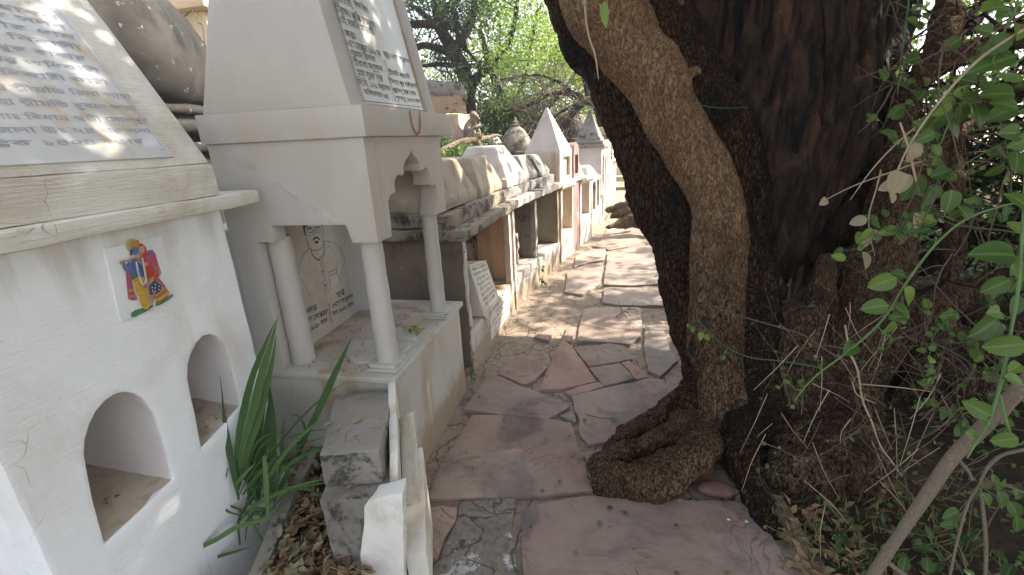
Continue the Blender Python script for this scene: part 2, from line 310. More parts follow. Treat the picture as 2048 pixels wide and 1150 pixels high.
# ------------------------------------------------------------------ mesh building
def tag(o, label=None, cat=None, group=None, kind=None):
    if label: o['label'] = label
    if cat: o['category'] = cat
    if group: o['group'] = group
    if kind: o['kind'] = kind
    return o
def thing(name, loc, label, cat, group=None):
    o = bpy.data.objects.new(name, None); COL.objects.link(o); o.location = Vector(loc); o.empty_display_size = .05
    return tag(o, label, cat, group)
def wloc(o):
    v = Vector((0, 0, 0))
    while o is not None: v += o.location; o = o.parent
    return v
def link(name, me, mat, parent=None, origin=None):
    """vertices come in world metres; they are moved into the parent's (or the given origin's) space"""
    off = wloc(parent) if parent is not None else Vector((0, 0, 0))
    if origin is not None: off = Vector(origin)
    me.transform(Matrix.Translation(-off))
    o = bpy.data.objects.new(name, me); COL.objects.link(o)
    for m in (mat if isinstance(mat, (list, tuple)) else [mat]): me.materials.append(m)
    if parent is not None: o.parent = parent; o.location = off - wloc(parent) if origin is not None else Vector((0, 0, 0))
    else: o.location = off
    return o

def roughen(bm, seg, amp, freq, seed=0, soft=None):
    bmesh.ops.triangulate(bm, faces=[f for f in bm.faces if len(f.verts) > 4])
    for _ in range(7):
        L = [e for e in bm.edges if e.calc_length() > seg]
        if not L or len(bm.verts) > 60000: break
        bmesh.ops.subdivide_edges(bm, edges=L, cuts=1, use_grid_fill=True)
        bmesh.ops.triangulate(bm, faces=[f for f in bm.faces if len(f.verts) > 4])
    so = Vector((seed*3.1, seed*1.7, seed*2.3))
    bm.normal_update()
    for v in bm.verts:
        p = (v.co+so)*freq
        n = noise.noise_vector(p)
        n2 = noise.noise_vector(p*3.7)
        v.co += n*amp + n2*amp*.4

class G:
    def __init__(s, mtx=None): s.bm = bmesh.new(); s.mtx = mtx
    def poly(s, pts, idx=0):
        vs = [s.bm.verts.new(p) for p in pts]; f = s.bm.faces.new(vs); f.material_index = idx; return f
    def hexa(s, p, idx=0):
        v = [s.bm.verts.new(q) for q in p]       # p: 4 bottom ccw, 4 top ccw
        for q in ((3, 2, 1, 0), (4, 5, 6, 7), (0, 1, 5, 4), (1, 2, 6, 5), (2, 3, 7, 6), (3, 0, 4, 7)):
            s.bm.faces.new([v[i] for i in q]).material_index = idx
        return s
    def box(s, x0, x1, y0, y1, z0, z1, idx=0):
        return s.hexa([(x0, y0, z0), (x1, y0, z0), (x1, y1, z0), (x0, y1, z0), (x0, y0, z1), (x1, y0, z1), (x1, y1, z1), (x0, y1, z1)], idx)
    def frustum(s, b, t, z0, z1, idx=0):       # b,t = (x0,x1,y0,y1)
        return s.hexa([(b[0], b[2], z0), (b[1], b[2], z0), (b[1], b[3], z0), (b[0], b[3], z0), (t[0], t[2], z1), (t[1], t[2], z1), (t[1], t[3], z1), (t[0], t[3], z1)], idx)
    def extr(s, outline, holes, fn, d0, d1, idx=0):
        """2D outline with holes, made solid between depths d0 and d1; fn(a, b, d) gives the point"""
        loops = [outline]+list(holes)
        tri = tessellate_polygon([[Vector((a, b, 0)) for a, b in l] for l in loops])
        flat = [p for l in loops for p in l]
        A = [s.bm.verts.new(fn(a, b, d0)) for a, b in flat]; B = [s.bm.verts.new(fn(a, b, d1)) for a, b in flat]
        for t in tri:
            try: s.bm.faces.new([A[i] for i in t]); s.bm.faces.new([B[i] for i in reversed(t)])
            except ValueError: pass
        k = 0
        for l in loops:
            n = len(l)
            for i in range(n):
                a, b = k+i, k+(i+1) % n
                s.bm.faces.new([A[a], A[b], B[b], B[a]])
            k += n
        return s
    def tube(s, pts, rad, seg=10, cap=True, idx=0, squash=1.0):
        pts = [Vector(p) for p in pts]; n = len(pts)
        if not isinstance(rad, (list, tuple)): rad = [rad]*n
        rings = []; prev = None
        for i, p in enumerate(pts):
            t = (pts[min(i+1, n-1)]-pts[max(i-1, 0)])
            if t.length < 1e-9: t = Vector((0, 0, 1))
            t.normalize()
            if prev is None:
                a = t.cross(Vector((0, 0, 1)) if abs(t.z) < .9 else Vector((1, 0, 0))); a.normalize()
            else:
                a = prev-t*prev.dot(t)
                if a.length < 1e-6: a = t.orthogonal()
                a.normalize()
            prev = a; b = t.cross(a)
            rings.append([s.bm.verts.new(p+(a*math.cos(2*math.pi*k/seg)+b*math.sin(2*math.pi*k/seg)*squash)*rad[i]) for k in range(seg)])
        for r0, r1 in zip(rings[:-1], rings[1:]):
            for k in range(seg): s.bm.faces.new([r0[k], r0[(k+1) % seg], r1[(k+1) % seg], r1[k]]).material_index = idx
        if cap:
            s.bm.faces.new(list(reversed(rings[0]))).material_index = idx; s.bm.faces.new(rings[-1]).material_index = idx
        return s
    def lathe(s, c, prof, seg=24, rib=0, ribn=8):
        rings = []
        for r, z in prof:
            rings.append([s.bm.verts.new((c[0]+math.cos(2*math.pi*k/seg)*r*(1+rib*abs(math.cos(ribn*math.pi*k/seg))), c[1]+math.sin(2*math.pi*k/seg)*r*(1+rib*abs(math.cos(ribn*math.pi*k/seg))), c[2]+z)) for k in range(seg)])
        for r0, r1 in zip(rings[:-1], rings[1:]):
            for k in range(seg): s.bm.faces.new([r0[k], r0[(k+1) % seg], r1[(k+1) % seg], r1[k]])
        s.bm.faces.new(list(reversed(rings[0]))); s.bm.faces.new(rings[-1]); return s
    def ball(s, c, r, sub=2, sc=(1, 1, 1)):
        m = Matrix.Translation(Vector(c)) @ Matrix.Diagonal((r*sc[0], r*sc[1], r*sc[2], 1))
        bmesh.ops.create_icosphere(s.bm, subdivisions=sub, radius=1, matrix=m); return s
    def build(s, name, mat, parent=None, bevel=0, seg=None, amp=0.0, freq=6, smooth=True, seed=0, origin=None, angle=42):
        bm = s.bm
        bmesh.ops.recalc_face_normals(bm, faces=bm.faces)
        if s.mtx is not None: bmesh.ops.transform(bm, matrix=s.mtx, verts=bm.verts)
        if bevel:
            ed = [e for e in bm.edges if len(e.link_faces) == 2 and e.calc_face_angle(0) > .5]
            if ed:
                try: bmesh.ops.bevel(bm, geom=ed, offset=bevel, offset_type='OFFSET', segments=2, profile=.6, affect='EDGES', clamp_overlap=True)
                except Exception: pass
        if seg: roughen(bm, seg, amp, freq, seed)
        me = bpy.data.meshes.new(name); bm.to_mesh(me); bm.free()
        if smooth:
            me.shade_smooth(); me.set_sharp_from_angle(angle=math.radians(angle))
        return link(name, me, mat, parent, origin)

def np_mesh(name, V, Fc, mat, parent=None, rnd=None, smooth=False, origin=None):
    V = np.asarray(V, np.float32); Fc = np.asarray(Fc, np.int32)
    me = bpy.data.meshes.new(name); me.vertices.add(len(V)); me.vertices.foreach_set('co', V.ravel())
    k = Fc.shape[1]; me.loops.add(Fc.size); me.loops.foreach_set('vertex_index', Fc.ravel())
    me.polygons.add(len(Fc)); me.polygons.foreach_set('loop_start', np.arange(0, Fc.size, k, dtype=np.int32))
    me.update(calc_edges=True)
    if rnd is not None:
        rnd = np.asarray(rnd, np.float32)
        if rnd.ndim == 2: a = me.attributes.new('mid', 'FLOAT', 'POINT'); a.data.foreach_set('value', rnd[:, 1].copy()); rnd = rnd[:, 0].copy()
        a = me.attributes.new('rnd', 'FLOAT', 'POINT'); a.data.foreach_set('value', rnd)
    if smooth: me.shade_smooth()
    return link(name, me, mat, parent, origin)

# leaf shapes: x across, y along, z fold
LEAF_SMALL = (np.array([[0, 0, 0], [.34, .45, .10], [0, 1, -.05], [-.34, .45, .10]]), np.array([[0, 1, 2, 3]]))
def _big(wid=.36, n=8, tip=1.0):
    V = []; Fc = []
    for i in range(n+1):
        t = i/n; w = wid*math.sin(math.pi*t**.80)**.62 if 0 < t < 1 else 0.0
        z = -.22*t*t
        V += [(-w, t*tip, z+.35*w), (0, t*tip, z), (w, t*tip, z+.35*w)]
    for i in range(n):
        a = i*3; Fc += [(a, a+1, a+4, a+3), (a+1, a+2, a+5, a+4)]
    return np.array(V), np.array(Fc)
LEAF_BIG = _big()
LEAF_LONG = _big(.2, 6); LEAF_CURL = (np.array([[0, 0, 0], [.20, .22, .05], [.27, .55, .12], [.07, 1.05, -.04], [-.05, 1.0, -.08], [-.24, .60, .09], [-.16, .25, .03], [0, .5, -.04]]), np.array([[0, 1, 2, 7], [7, 2, 3, 4], [7, 4, 5, 6], [0, 7, 6, 6]]))
def leaves(P, size, dirs=None, up=None, shape=LEAF_SMALL, rnd=None, jitter=.3):
    """P (n,3) leaf bases, size (n,), dirs (n,3) growing direction"""
    n = len(P); V0, F0 = shape; k = len(V0)
    if dirs is None: dirs = rng.normal(size=(n, 3)); dirs[:, 2] -= .3
    dirs = dirs/np.linalg.norm(dirs, axis=1, keepdims=True)
    if up is None: up = rng.normal(size=(n, 3))*.6+np.array([0, 0, 1])
    side = np.cross(dirs, up); side /= np.linalg.norm(side, axis=1, keepdims=True)+1e-9
    nrm = np.cross(side, dirs)
    size = np.asarray(size).reshape(-1, 1, 1)
    V = P[:, None, :] + size*(V0[None, :, 0:1]*side[:, None, :]+V0[None, :, 1:2]*dirs[:, None, :]+V0[None, :, 2:3]*nrm[:, None, :])
    Fc = (F0[None]+(np.arange(n)*k)[:, None, None]).reshape(-1, F0.shape[1])
    if rnd is None: rnd = rng.random(n)
    mid = (np.abs(V0[:, 0]) < 1e-6).astype(float) if k > 8 else np.zeros(k)
    return V.reshape(-1, 3), Fc, np.stack([np.repeat(rnd, k), np.tile(mid, n)], 1)
class LeafBag:
    def __init__(s): s.V = []; s.F = []; s.R = []; s.k = 0
    def add(s, P, size, **kw):
        V, Fc, R = leaves(np.atleast_2d(np.array(P, float)), size, **kw); s.V.append(V); s.F.append(Fc+s.k); s.R.append(R); s.k += len(V)
    def build(s, name, mat, parent=None, smooth=False, origin=None):
        return np_mesh(name, np.concatenate(s.V), np.concatenate(s.F), mat, parent, np.concatenate(s.R), smooth, origin)

def remesh(g, voxel, smooth_it=3, disp=None):
    """fuses overlapping tubes into one organic skin"""
    bmesh.ops.recalc_face_normals(g.bm, faces=g.bm.faces)
    me = bpy.data.meshes.new('tmp'); g.bm.to_mesh(me); g.bm.free()
    o = bpy.data.objects.new('tmp', me); COL.objects.link(o)
    r = o.modifiers.new('r', 'REMESH'); r.mode = 'VOXEL'; r.voxel_size = voxel
    if smooth_it: m = o.modifiers.new('s', 'SMOOTH'); m.iterations = smooth_it; m.factor = .6
    dg = bpy.context.evaluated_depsgraph_get(); dg.update()
    out = bpy.data.meshes.new_from_object(o.evaluated_get(dg)); bpy.data.objects.remove(o); bpy.data.meshes.remove(me)
    if disp:
        n = len(out.vertices); co = np.empty(n*3, np.float32); no = np.empty(n*3, np.float32)
        out.vertices.foreach_get('co', co); out.vertex_normals.foreach_get('vector', no); co = co.reshape(-1, 3); no = no.reshape(-1, 3)
        dd = np.array([disp(Vector(c)) for c in co.tolist()], np.float32)
        co += no*dd[:, None]; out.vertices.foreach_set('co', co.ravel()); out.update()
    out.materials.clear(); out.shade_smooth(); return out

def spline(P, n=6):
    """Catmull-Rom through points with extra columns (radius)"""
    P = [np.array(p, float) for p in P]; out = []
    Q = [2*P[0]-P[1]]+P+[2*P[-1]-P[-2]]
    for i in range(1, len(Q)-2):
        for k in range(n):
            t = k/n; a, b, c, d = Q[i-1], Q[i], Q[i+1], Q[i+2]
            out.append(.5*((2*b)+(c-a)*t+(2*a-5*b+4*c-d)*t*t+(3*b-a-3*c+d)*t**3))
    out.append(P[-1]); return out
def pxtube(g, pts, seg=12, n=5, squash=1.0, idx=0):
    """pts: (u, v, depth, radius in metres)"""
    W = [(*at(u, v, d), r) for u, v, d, r in pts]
    S = spline(W, n); g.tube([s[:3] for s in S], [max(.0005, s[3]) for s in S], seg, True, idx, squash)
    return [Vector(s[:3]) for s in S]

# ------------------------------------------------------------------ lettering
PRE = set('িেৈি'); _gc = {}; _tmp = bpy.data.curves.new('tmp_text', 'FONT'); _tmp.size = 1.0; _tmp.resolution_u = 2; _tmp.offset = .004
_to = bpy.data.objects.new('tmp_text', _tmp); COL.objects.link(_to)
def _mesh_of(t):
    _tmp.body = t; _to.update_tag(); dg = bpy.context.evaluated_depsgraph_get(); dg.update()
    me = bpy.data.meshes.new_from_object(_to.evaluated_get(dg))
    V = [tuple(v.co) for v in me.vertices]; Fc = [tuple(p.vertices) for p in me.polygons]; bpy.data.meshes.remove(me); return V, Fc
def glyph(ch):
    if ch not in _gc:
        if ch == ' ': _gc[ch] = ([], [], .28); return _gc[ch]
        V, Fc = _mesh_of(ch); V2, _ = _mesh_of(ch+'ম'); V3, _ = _mesh_of('ম')
        adv = (max(v[0] for v in V2)-max(v[0] for v in V3)) if V2 and V3 else .5
        _gc[ch] = (V, Fc, adv)
    return _gc[ch]
def shape_text(t):
    """clusters: vowel signs written before their consonant are moved there; joined consonants hang below"""
    out = []; i = 0; cons = lambda c: ('ক' <= c <= 'হ') or ('क' <= c <= 'ह')
    while i < len(t):
        c = t[i]
        if cons(c):
            j = i+1; subs = []
            while j+1 < len(t) and t[j] in '্्' and cons(t[j+1]): subs.append(t[j+1]); j += 2
            post = []
            while j < len(t) and t[j] in 'ািীুূৃেৈোৌংঃঁািীুূेैोौंःृ': post.append(t[j]); j += 1
            pp = []
            for v in post:
                if v in 'িেৈি': out.append((v, 0))
                elif v == 'ো': out.append(('ে', 0)); pp.append('া')
                elif v == 'ৌ': out.append(('ে', 0)); pp.append('ৗ')
                else: pp.append(v)
            out.append((c, 0)); out += [(q, 1) for q in subs]; out += [(v, 0) for v in pp]; i = j
        else: out.append((c, 0)); i += 1
    return out
def text_geo(t):
    V = []; Fc = []; x = 0; last = 0
    for ch, sub in shape_text(t):
        gv, gf, adv = glyph(ch)
        if not gv and ch != ' ': continue
        k = len(V)
        if sub: V += [(last+.12+a*.55, b*.55-.16) for a, b, _ in gv]
        else: V += [(x+a, b) for a, b, _ in gv]; last = x; x += adv
        Fc += [tuple(q+k for q in f) for f in gf]
    return V, Fc, max(x, .01)
class Ink:
    def __init__(s): s.V = []; s.F = []
    def text(s, t, a, b, h, nrm, up=None, lift=.0015):
        """writes t from a to b (world points), letters h high, on the plane with normal nrm"""
        V, Fc, w = text_geo(t); a = Vector(a); b = Vector(b); nrm = Vector(nrm).normalized(); u = (b-a); L = u.length; u.normalize()
        v = nrm.cross(u).normalized() if up is None else Vector(up); k = len(s.V)
        s.V += [tuple(a+u*(x/w*L)+v*(y*h/.72)+nrm*lift) for x, y in V]; s.F += [tuple(q+k for q in f) for f in Fc]
    def line(s, pts, w, nrm, lift=.0015):
        nrm = Vector(nrm).normalized(); pts = [Vector(p) for p in pts]
        for p, q in zip(pts[:-1], pts[1:]):
            d = (q-p)
            if d.length < 1e-6: continue
            d.normalize(); sd_ = nrm.cross(d)*w*.5; e = d*w*.3; k = len(s.V)
            s.V += [tuple(x+nrm*lift) for x in (p-e-sd_, q+e-sd_, q+e+sd_, p-e+sd_)]; s.F.append((k, k+1, k+2, k+3)); lift += 2e-6
    def fill(s, pts, nrm, lift=.0015):
        nrm = Vector(nrm).normalized(); k = len(s.V); s.V += [tuple(Vector(p)+nrm*lift) for p in pts]; s.F.append(tuple(range(k, k+len(pts))))
    def build(s, name, mat, parent):
        me = bpy.data.meshes.new(name); me.from_pydata(s.V, [], s.F); me.update(); return link(name, me, mat, parent)

# ================================================================== SETTING
def grid_ground(name, x0, x1, y0, y1, nx, ny, zf, mat):
    xs = np.linspace(x0, x1, nx); ys = np.linspace(y0, y1, ny)
    V = np.array([(x, y, zf(x, y)) for y in ys for x in xs]); i = np.arange((nx-1)*(ny-1)); r, c = i//(nx-1), i % (nx-1); a = r*nx+c
    o = np_mesh(name, V, np.stack([a, a+1, a+nx+1, a+nx], 1), mat, smooth=True); return tag(o, kind='structure')
g = G(); g.poly([(-250, -60, -.12), (250, -60, -.12), (250, 300, -.12), (-250, 300, -.12)])
tag(g.build('ground', M['dust'], smooth=False), kind='structure')
def path_edge(y): return .62+.10*math.sin(y*1.3+.6)+max(0, y-3)*.10 if y < 30 else 3
def gz_soil(x, y):
    b = noise.noise(Vector((x*1.1, y*1.1, 0)))*.05+noise.noise(Vector((x*5, y*5, 2)))*.018
    side = min(1, max(0, (x-path_edge(y))/.5)); return -.05+b*side+side*.03
tag(grid_ground('undergrowth_soil', .45, 9.5, -.6, 13, 150, 210, gz_soil, M['soil']), kind='structure')
grid_ground('yard', -9, -.7, -1, 16, 60, 90, lambda x, y: -.06+.02*noise.noise(Vector((x, y, 0))), M['soil'])
# the path: mortar bed with flagstones
bed = G()
xl = lambda y: -1.2 if y < 6 else -1.2+(y-6)*.11
V = []; ny = 150
for j in range(ny):
    y = -.8+ (17.3*j/(ny-1)); x1 = path_edge(y)+.12; x0 = xl(y)
    for i in range(24):
        x = x0+(x1-x0)*i/23; V.append((x, y, -.018+.010*noise.noise(Vector((x*3, y*3, 0)))))
i = np.arange(23*(ny-1)); r, c = i//23, i % 23; a = r*24+c
path = tag(np_mesh('path', V, np.stack([a, a+1, a+25, a+24], 1), M['mortar'], smooth=True), kind='structure')
FLAGS = [
 ('flag', [(858, 1000), (868, 960), (885, 925), (945, 832), (1020, 829), (1085, 836), (1143, 847), (1152, 880), (1168, 925), (1183, 980), (1120, 988), (1035, 995), (960, 996)]),
 ('flag', [(928, 820), (978, 747), (1004, 756), (1030, 768), (1085, 790), (1140, 815), (1118, 828), (1091, 842), (1000, 830)]),
 ('flag_pink', [(1078, 781), (1090, 750), (1122, 684), (1131, 685), (1145, 694), (1168, 728), (1193, 764), (1150, 775), (1110, 780)]),
 ('flag', [(1141, 793), (1210, 776), (1302, 757), (1322, 760), (1340, 775), (1385, 800), (1400, 840), (1350, 850), (1290, 868), (1260, 866), (1210, 885), (1178, 892), (1160, 874), (1158, 845), (1148, 816)]),
 ('flag', [(1040, 1026), (1065, 1010), (1120, 1000), (1194, 993), (1290, 1003), (1340, 1000), (1480, 1005), (1522, 1040), (1560, 1100), (1595, 1160), (1680, 1310), (1400, 1330), (1056, 1330), (1046, 1190), (1045, 1100)]),
 ('flag', [(1178, 737), (1240, 727), (1255, 740), (1268, 757), (1235, 767), (1207, 774)]),
 ('flag_pink', [(1243, 727), (1258, 722), (1275, 735), (1298, 755), (1271, 760), (1258, 742)]),
 ('flag', [(1148, 697), (1185, 693), (1220, 688), (1250, 694), (1258, 708), (1266, 719), (1225, 727), (1178, 734)]),
 ('flag_pink', [(1127, 784), (1165, 772), (1199, 765), (1209, 774), (1175, 784), (1143, 792)]),
 ('flag_pink', [(994, 748), (1018, 726), (1035, 714), (1060, 711), (1080, 722), (1096, 736), (1070, 760), (1050, 770), (1020, 758)]),
 ('flag_dusty', [(1168, 619), (1220, 615), (1281, 616), (1284, 652), (1280, 675), (1261, 690), (1205, 684), (1153, 683), (1160, 650)]),
 ('flag_grey', [(1290, 652), (1325, 650), (1338, 690), (1356, 722), (1322, 754), (1296, 742), (1288, 700)]),
 ('flag_pink', [(1124, 684), (1135, 655), (1153, 655), (1141, 685)]),
 ('flag_pink', [(1096, 657), (1109, 656), (1099, 683), (1068, 674)]),
 ('flag_pink', [(858, 1018), (880, 1014), (912, 1019), (914, 1036), (905, 1055), (891, 1075), (875, 1119), (858, 1122)]),
 ('patch', [(918, 1002), (975, 998), (1030, 996), (1031, 1012), (1026, 1030), (1022, 1060), (1030, 1090), (1036, 1160), (1030, 1260), (880, 1260), (874, 1150), (886, 1100), (900, 1066), (916, 1036)]),
 ('flag_grey', [(1168, 909), (1205, 900), (1218, 912), (1195, 930), (1176, 932)]),
 ('flag_grey', [(1120, 833), (1147, 822), (1152, 845), (1140, 843)]),
 ('flag_dusty', [(1215, 508), (1255, 498), (1300, 492), (1316, 540), (1320, 568), (1270, 572), (1207, 570)]),
 ('flag_dusty', [(1209, 577), (1270, 576), (1320, 574), (1332, 612), (1290, 612), (1240, 611), (1205, 605)]),
 ('flag_dusty', [(1135, 545), (1172, 530), (1207, 525), (1200, 570), (1165, 590), (1130, 585)]),
 ('flag_dusty', [(1152, 512), (1180, 500), (1212, 495), (1209, 520), (1175, 526), (1148, 535)]),
 ('flag_dusty', [(1185, 492), (1215, 474), (1262, 466), (1285, 484), (1255, 494), (1218, 500)]),
 ('flag_dusty', [(1208, 470), (1218, 452), (1252, 446), (1262, 462)]),
]
for k, (mt, px) in enumerate(FLAGS):
    pts = [gz(u, v) for u, v in px]; P = []
    far = max(p.y for p in pts) > 4
    for i, p in enumerate(pts):                     # broken edges
        q = pts[(i+1) % len(pts)]; n = max(1, int((q-p).length/.035))
        for j in range(n):
            t = p.lerp(q, j/n); P.append((t.x+noise.noise(Vector((t.x*14, t.y*14, k)))*.009, t.y+noise.noise(Vector((t.x*14, t.y*14, k+9)))*.009))
    top = .006 if mt != 'patch' else .001
    g = G(); g.extr(P, [], lambda a_, b_, d: (a_, b_, d), top+.004*noise.noise(Vector((k*3.3, 1, 1))), -.04)
    g.build('flagstone', M[mt], path, bevel=.004, seg=.09, amp=.003, freq=5, seed=k, angle=50)

# ================================================================== NEAR WHITEWASHED TOMB
T = thing('whitewashed_tomb', (-1.7, .96, 0), 'large whitewashed tomb at the near left with two arched niches and a sloping inscribed roof', 'tomb')
n1 = [(.702, .497), (.81, .51), (.918, .525), (.925, .66), (.926, .76), (.912, .822), (.895, .85), (.873, .868), (.848, .878), (.82, .874), (.79, .858), (.765, .835), (.745, .805), (.732, .77), (.722, .70), (.712, .60)]
n2 = [(1.034, .553), (1.13, .575), (1.227, .598), (1.232, .70), (1.230, .80), (1.218, .86), (1.20, .893), (1.178, .91), (1.150, .917), (1.12, .905), (1.092, .880), (1.072, .85), (1.058, .81), (1.050, .73), (1.042, .64)]
g = G(); g.extr([(.585, -.1), (1.345, -.1), (1.345, 1.33), (.585, 1.33)], [n1, n2], lambda a_, b_, d: (d, a_, b_), -1.32, -1.70)
body = g.build('body', M['white'], T, bevel=.009, seg=.035, amp=.0035, freq=5, seed=1)
body.data.materials.append(M['white_niche'])
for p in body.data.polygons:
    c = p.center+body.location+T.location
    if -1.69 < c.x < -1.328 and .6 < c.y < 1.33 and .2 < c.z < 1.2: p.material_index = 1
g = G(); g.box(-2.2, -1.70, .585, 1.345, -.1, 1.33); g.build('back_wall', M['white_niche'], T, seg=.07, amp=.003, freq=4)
for nn, zz in ((n1, (.497, .525)), (n2, (.553, .598))):
    y0, y1 = nn[0][0]+.004, nn[2][0]-.002
    g = G(); g.hexa([(-1.325, y0, zz[0]-.01), (-1.325, y1, zz[1]-.01), (-1.699, y1, zz[1]-.01), (-1.699, y0, zz[0]-.01), (-1.330, y0, zz[0]+.001), (-1.330, y1, zz[1]+.001), (-1.699, y1, zz[1]+.022), (-1.699, y0, zz[0]+.022)])
    g.build('niche_floor', M['shrine_floor'], T, seg=.03, amp=.003, freq=14)
g = G(); g.box(-2.28, -1.268, .44, 1.482, 1.315, 1.362); g.build('cornice', M['cream'], T, bevel=.010, seg=.04, amp=.005, freq=4.5, seed=3)
g = G(); g.box(-2.2, -1.30, .56, 1.342, 1.3615, 1.468)
g.build('roof_base', M['cream'], T, bevel=.012, seg=.04, amp=.003, freq=5, seed=4)
g = G(); sl = .594; zt = 2.14
g.hexa([(-2.19, .575, 1.45), (-1.302, .575, 1.467), (-1.302, 1.336, 1.467), (-2.19, 1.336, 1.45), (-1.76, .575, zt), (-1.302-sl*(zt-1.467), .575, zt), (-1.302-sl*(zt-1.467), 1.336, zt), (-1.76, 1.336, zt)])
g.build('roof', M['cream'], T, bevel=.012, seg=.05, amp=.003, freq=4, seed=5)
NR = Vector((1, 0, sl)).normalized(); P0 = Vector((-1.302, 0, 1.467))
def roofpt(y, z, off=0): return Vector((-1.302-sl*(z-1.467), y, z))+NR*off
g = G(); q = [(.60, 1.492), (1.214, 1.492), (1.214, 2.08), (.60, 2.08)]
g.hexa([roofpt(y, z, -.01) for y, z in q]+[roofpt(y, z, .0055) for y, z in q])
PL = g.build('plaque', M['marble'], T, bevel=.0015, smooth=True)
ink = Ink(); PP = roofpt(1, 1.6, .0055)
rp = lambda cx, cy: on_plane(cx/2.738, cy/2.738, PP, NR)
LN = [("শ্রী হরি পাতিতপাবন", 45, 330), ("সেবক কুল বৈষ্ণব সদন", 92, 372), ("শ্রীগুরু কৃপা কুটীর ধাম", 145, 420), ("রাধারমণ কুঞ্জ নিবাসী", 204, 455), ("শ্রী মাদনমোহন পুর বাবার", 268, 480), ("পুত্র শ্রী গোপাল চন্দ্র অধিকারী", 336, 552), ("নিতাই কমল অধিকারী কারী", 408, 600),
      ("শ্রীমতি মীরা সাহা শ্রীমতি রিনা সাহা", 490, 724), ("শ্রীমতি গীতা সাহা শ্রীমতি রুবনা সাহা", 570, 752), ("সুজাতা সাহা, সাঃ বিধান পল্লী সোদপুর", 652, 822), ("গ্রাম ধাম, জিলা উঃ ২৪ পর গনা", 728, 832), ("১২ই কার্ত্তিক ১৪০৪ বঙ্গাব্দ", 802, 792)]
for t, y0, xr in LN:
    L0 = rp(0, y0); R0 = rp(xr, 0); R0 = Vector((L0.x, R0.y, L0.z))
    # the row is level: it ends where the photo column xr meets this height
    lo, hi = .6, 1.3
    for _ in range(40):
        mid = (lo+hi)/2; c = ROT.T @ (np.array(Vector((L0.x, mid, L0.z)))-CAM); u = CX+F_PX*c[0]/-c[2]
        if u < xr/2.738: lo = mid
        else: hi = mid
    ink.text(t, (L0.x, .625, L0.z), (L0.x, lo, L0.z), .0165, NR)
ink.build('inscription', M['ink_grey'], PL)
ink = Ink(); ink.line([roofpt(y, z, .0055) for y, z in [(1.20, 1.512), (1.20, 2.07)]], .0012, NR); ink.line([roofpt(y, z, .0055) for y, z in [(1.185, 1.513), (1.2, 1.512)]], .0022, NR)
ink.build('border_line', M['ink_grey'], PL)
# painted tile
TP = lambda cx, cy: on_plane(200+cx/5.75, 460+cy/5.75, (-1.3155, 0, 0), (1, 0, 0))
cs = [TP(52, 215), TP(250, 1060), TP(880, 770), TP(712, 60)]
g = G(); g.hexa([Vector((-1.33, p.y, p.z)) for p in cs]+[Vector((-1.3165, p.y, p.z)) for p in cs])
s = NT('glazed_tile'); TM = s.done((.74, .77, .80), .25, s.bump(s.noise(6, 3), .1, .004), .5)
tile = g.build('painted_tile', TM, T, bevel=.001)
pal = {k: simple('tile_'+k, tuple(x*.8+.05 for x in c), .35, .4, .2, 60) for k, c in dict(green=(.06, .25, .12), pink=(.50, .09, .17), yellow=(.72, .45, .03), blue=(.10, .17, .48), gold=(.55, .30, .04), skin=(.62, .36, .22), red=(.55, .03, .02), navy=(.02, .025, .10), white=(.7, .7, .75), halo=(.68, .62, .22), dark=(.05, .02, .02)).items()}
names = list(pal)
gp = G(); lift = [0.0]
def tp(kind, pts):
    lift[0] += .00025; gp.poly([TP(x, y)+Vector((.0006+lift[0], 0, 0)) for x, y in pts], names.index(kind))
def ell(kind, cx, cy, rx, ry, n=14, a0=0): tp(kind, [(cx+rx*math.cos(2*math.pi*i/n), cy+ry*math.sin(2*math.pi*i/n)) for i in range(n)])
def tl(kind, pts, w):
    for (x0, y0), (x1, y1) in zip(pts[:-1], pts[1:]):
        L = math.hypot(x1-x0, y1-y0); nx, ny = -(y1-y0)/L*w/2, (x1-x0)/L*w/2
        tp(kind, [(x0+nx, y0+ny), (x1+nx, y1+ny), (x1-nx, y1-ny), (x0-nx, y0-ny)])
ell('halo', 375, 175, 85, 80)
tp('green', [(350, 960), (400, 920), (480, 900), (560, 880), (650, 840), (740, 790), (830, 735), (840, 760), (780, 810), (690, 860), (600, 890), (520, 940), (400, 1000), (360, 1005)])
tp('pink', [(295, 500), (350, 480), (370, 620), (400, 740), (430, 800), (370, 812), (320, 790), (305, 650)])
tl('gold', [(320, 700), (385, 690)], 30); tl('red', [(322, 735), (400, 730)], 12); tl('gold', [(330, 765), (415, 760)], 22)
tp('pink', [(590, 220), (630, 270), (665, 400), (690, 500), (650, 550), (620, 420), (570, 330), (560, 260)])
tl('gold', [(665, 420), (688, 500), (655, 545)], 22)
ell('blue', 562, 258, 20, 30)
tp('blue', [(345, 350), (430, 310), (500, 400), (510, 520), (450, 560), (360, 560), (345, 450)])
tp('blue', [(240, 360), (262, 340), (285, 400), (330, 350), (350, 470), (320, 500), (290, 490), (250, 420)])
tl('gold', [(250, 425), (285, 415)], 14); tl('gold', [(285, 440), (335, 420)], 14)
tp('yellow', [(365, 560), (420, 540), (520, 540), (540, 640), (540, 760), (560, 850), (545, 910), (490, 915), (460, 850), (440, 770), (400, 700)])
for yy in (620, 680, 740, 800, 850): tl('gold', [(430+(yy-620)*.15, yy), (480+(yy-620)*.12, yy+22), (530, yy-5)], 7)
tl('green', [(350, 500), (380, 540), (350, 570)], 26); tl('green', [(470, 460), (490, 490)], 30)
tp('gold', [(320, 190), (335, 140), (350, 118), (420, 115), (432, 200), (400, 190), (350, 205)])
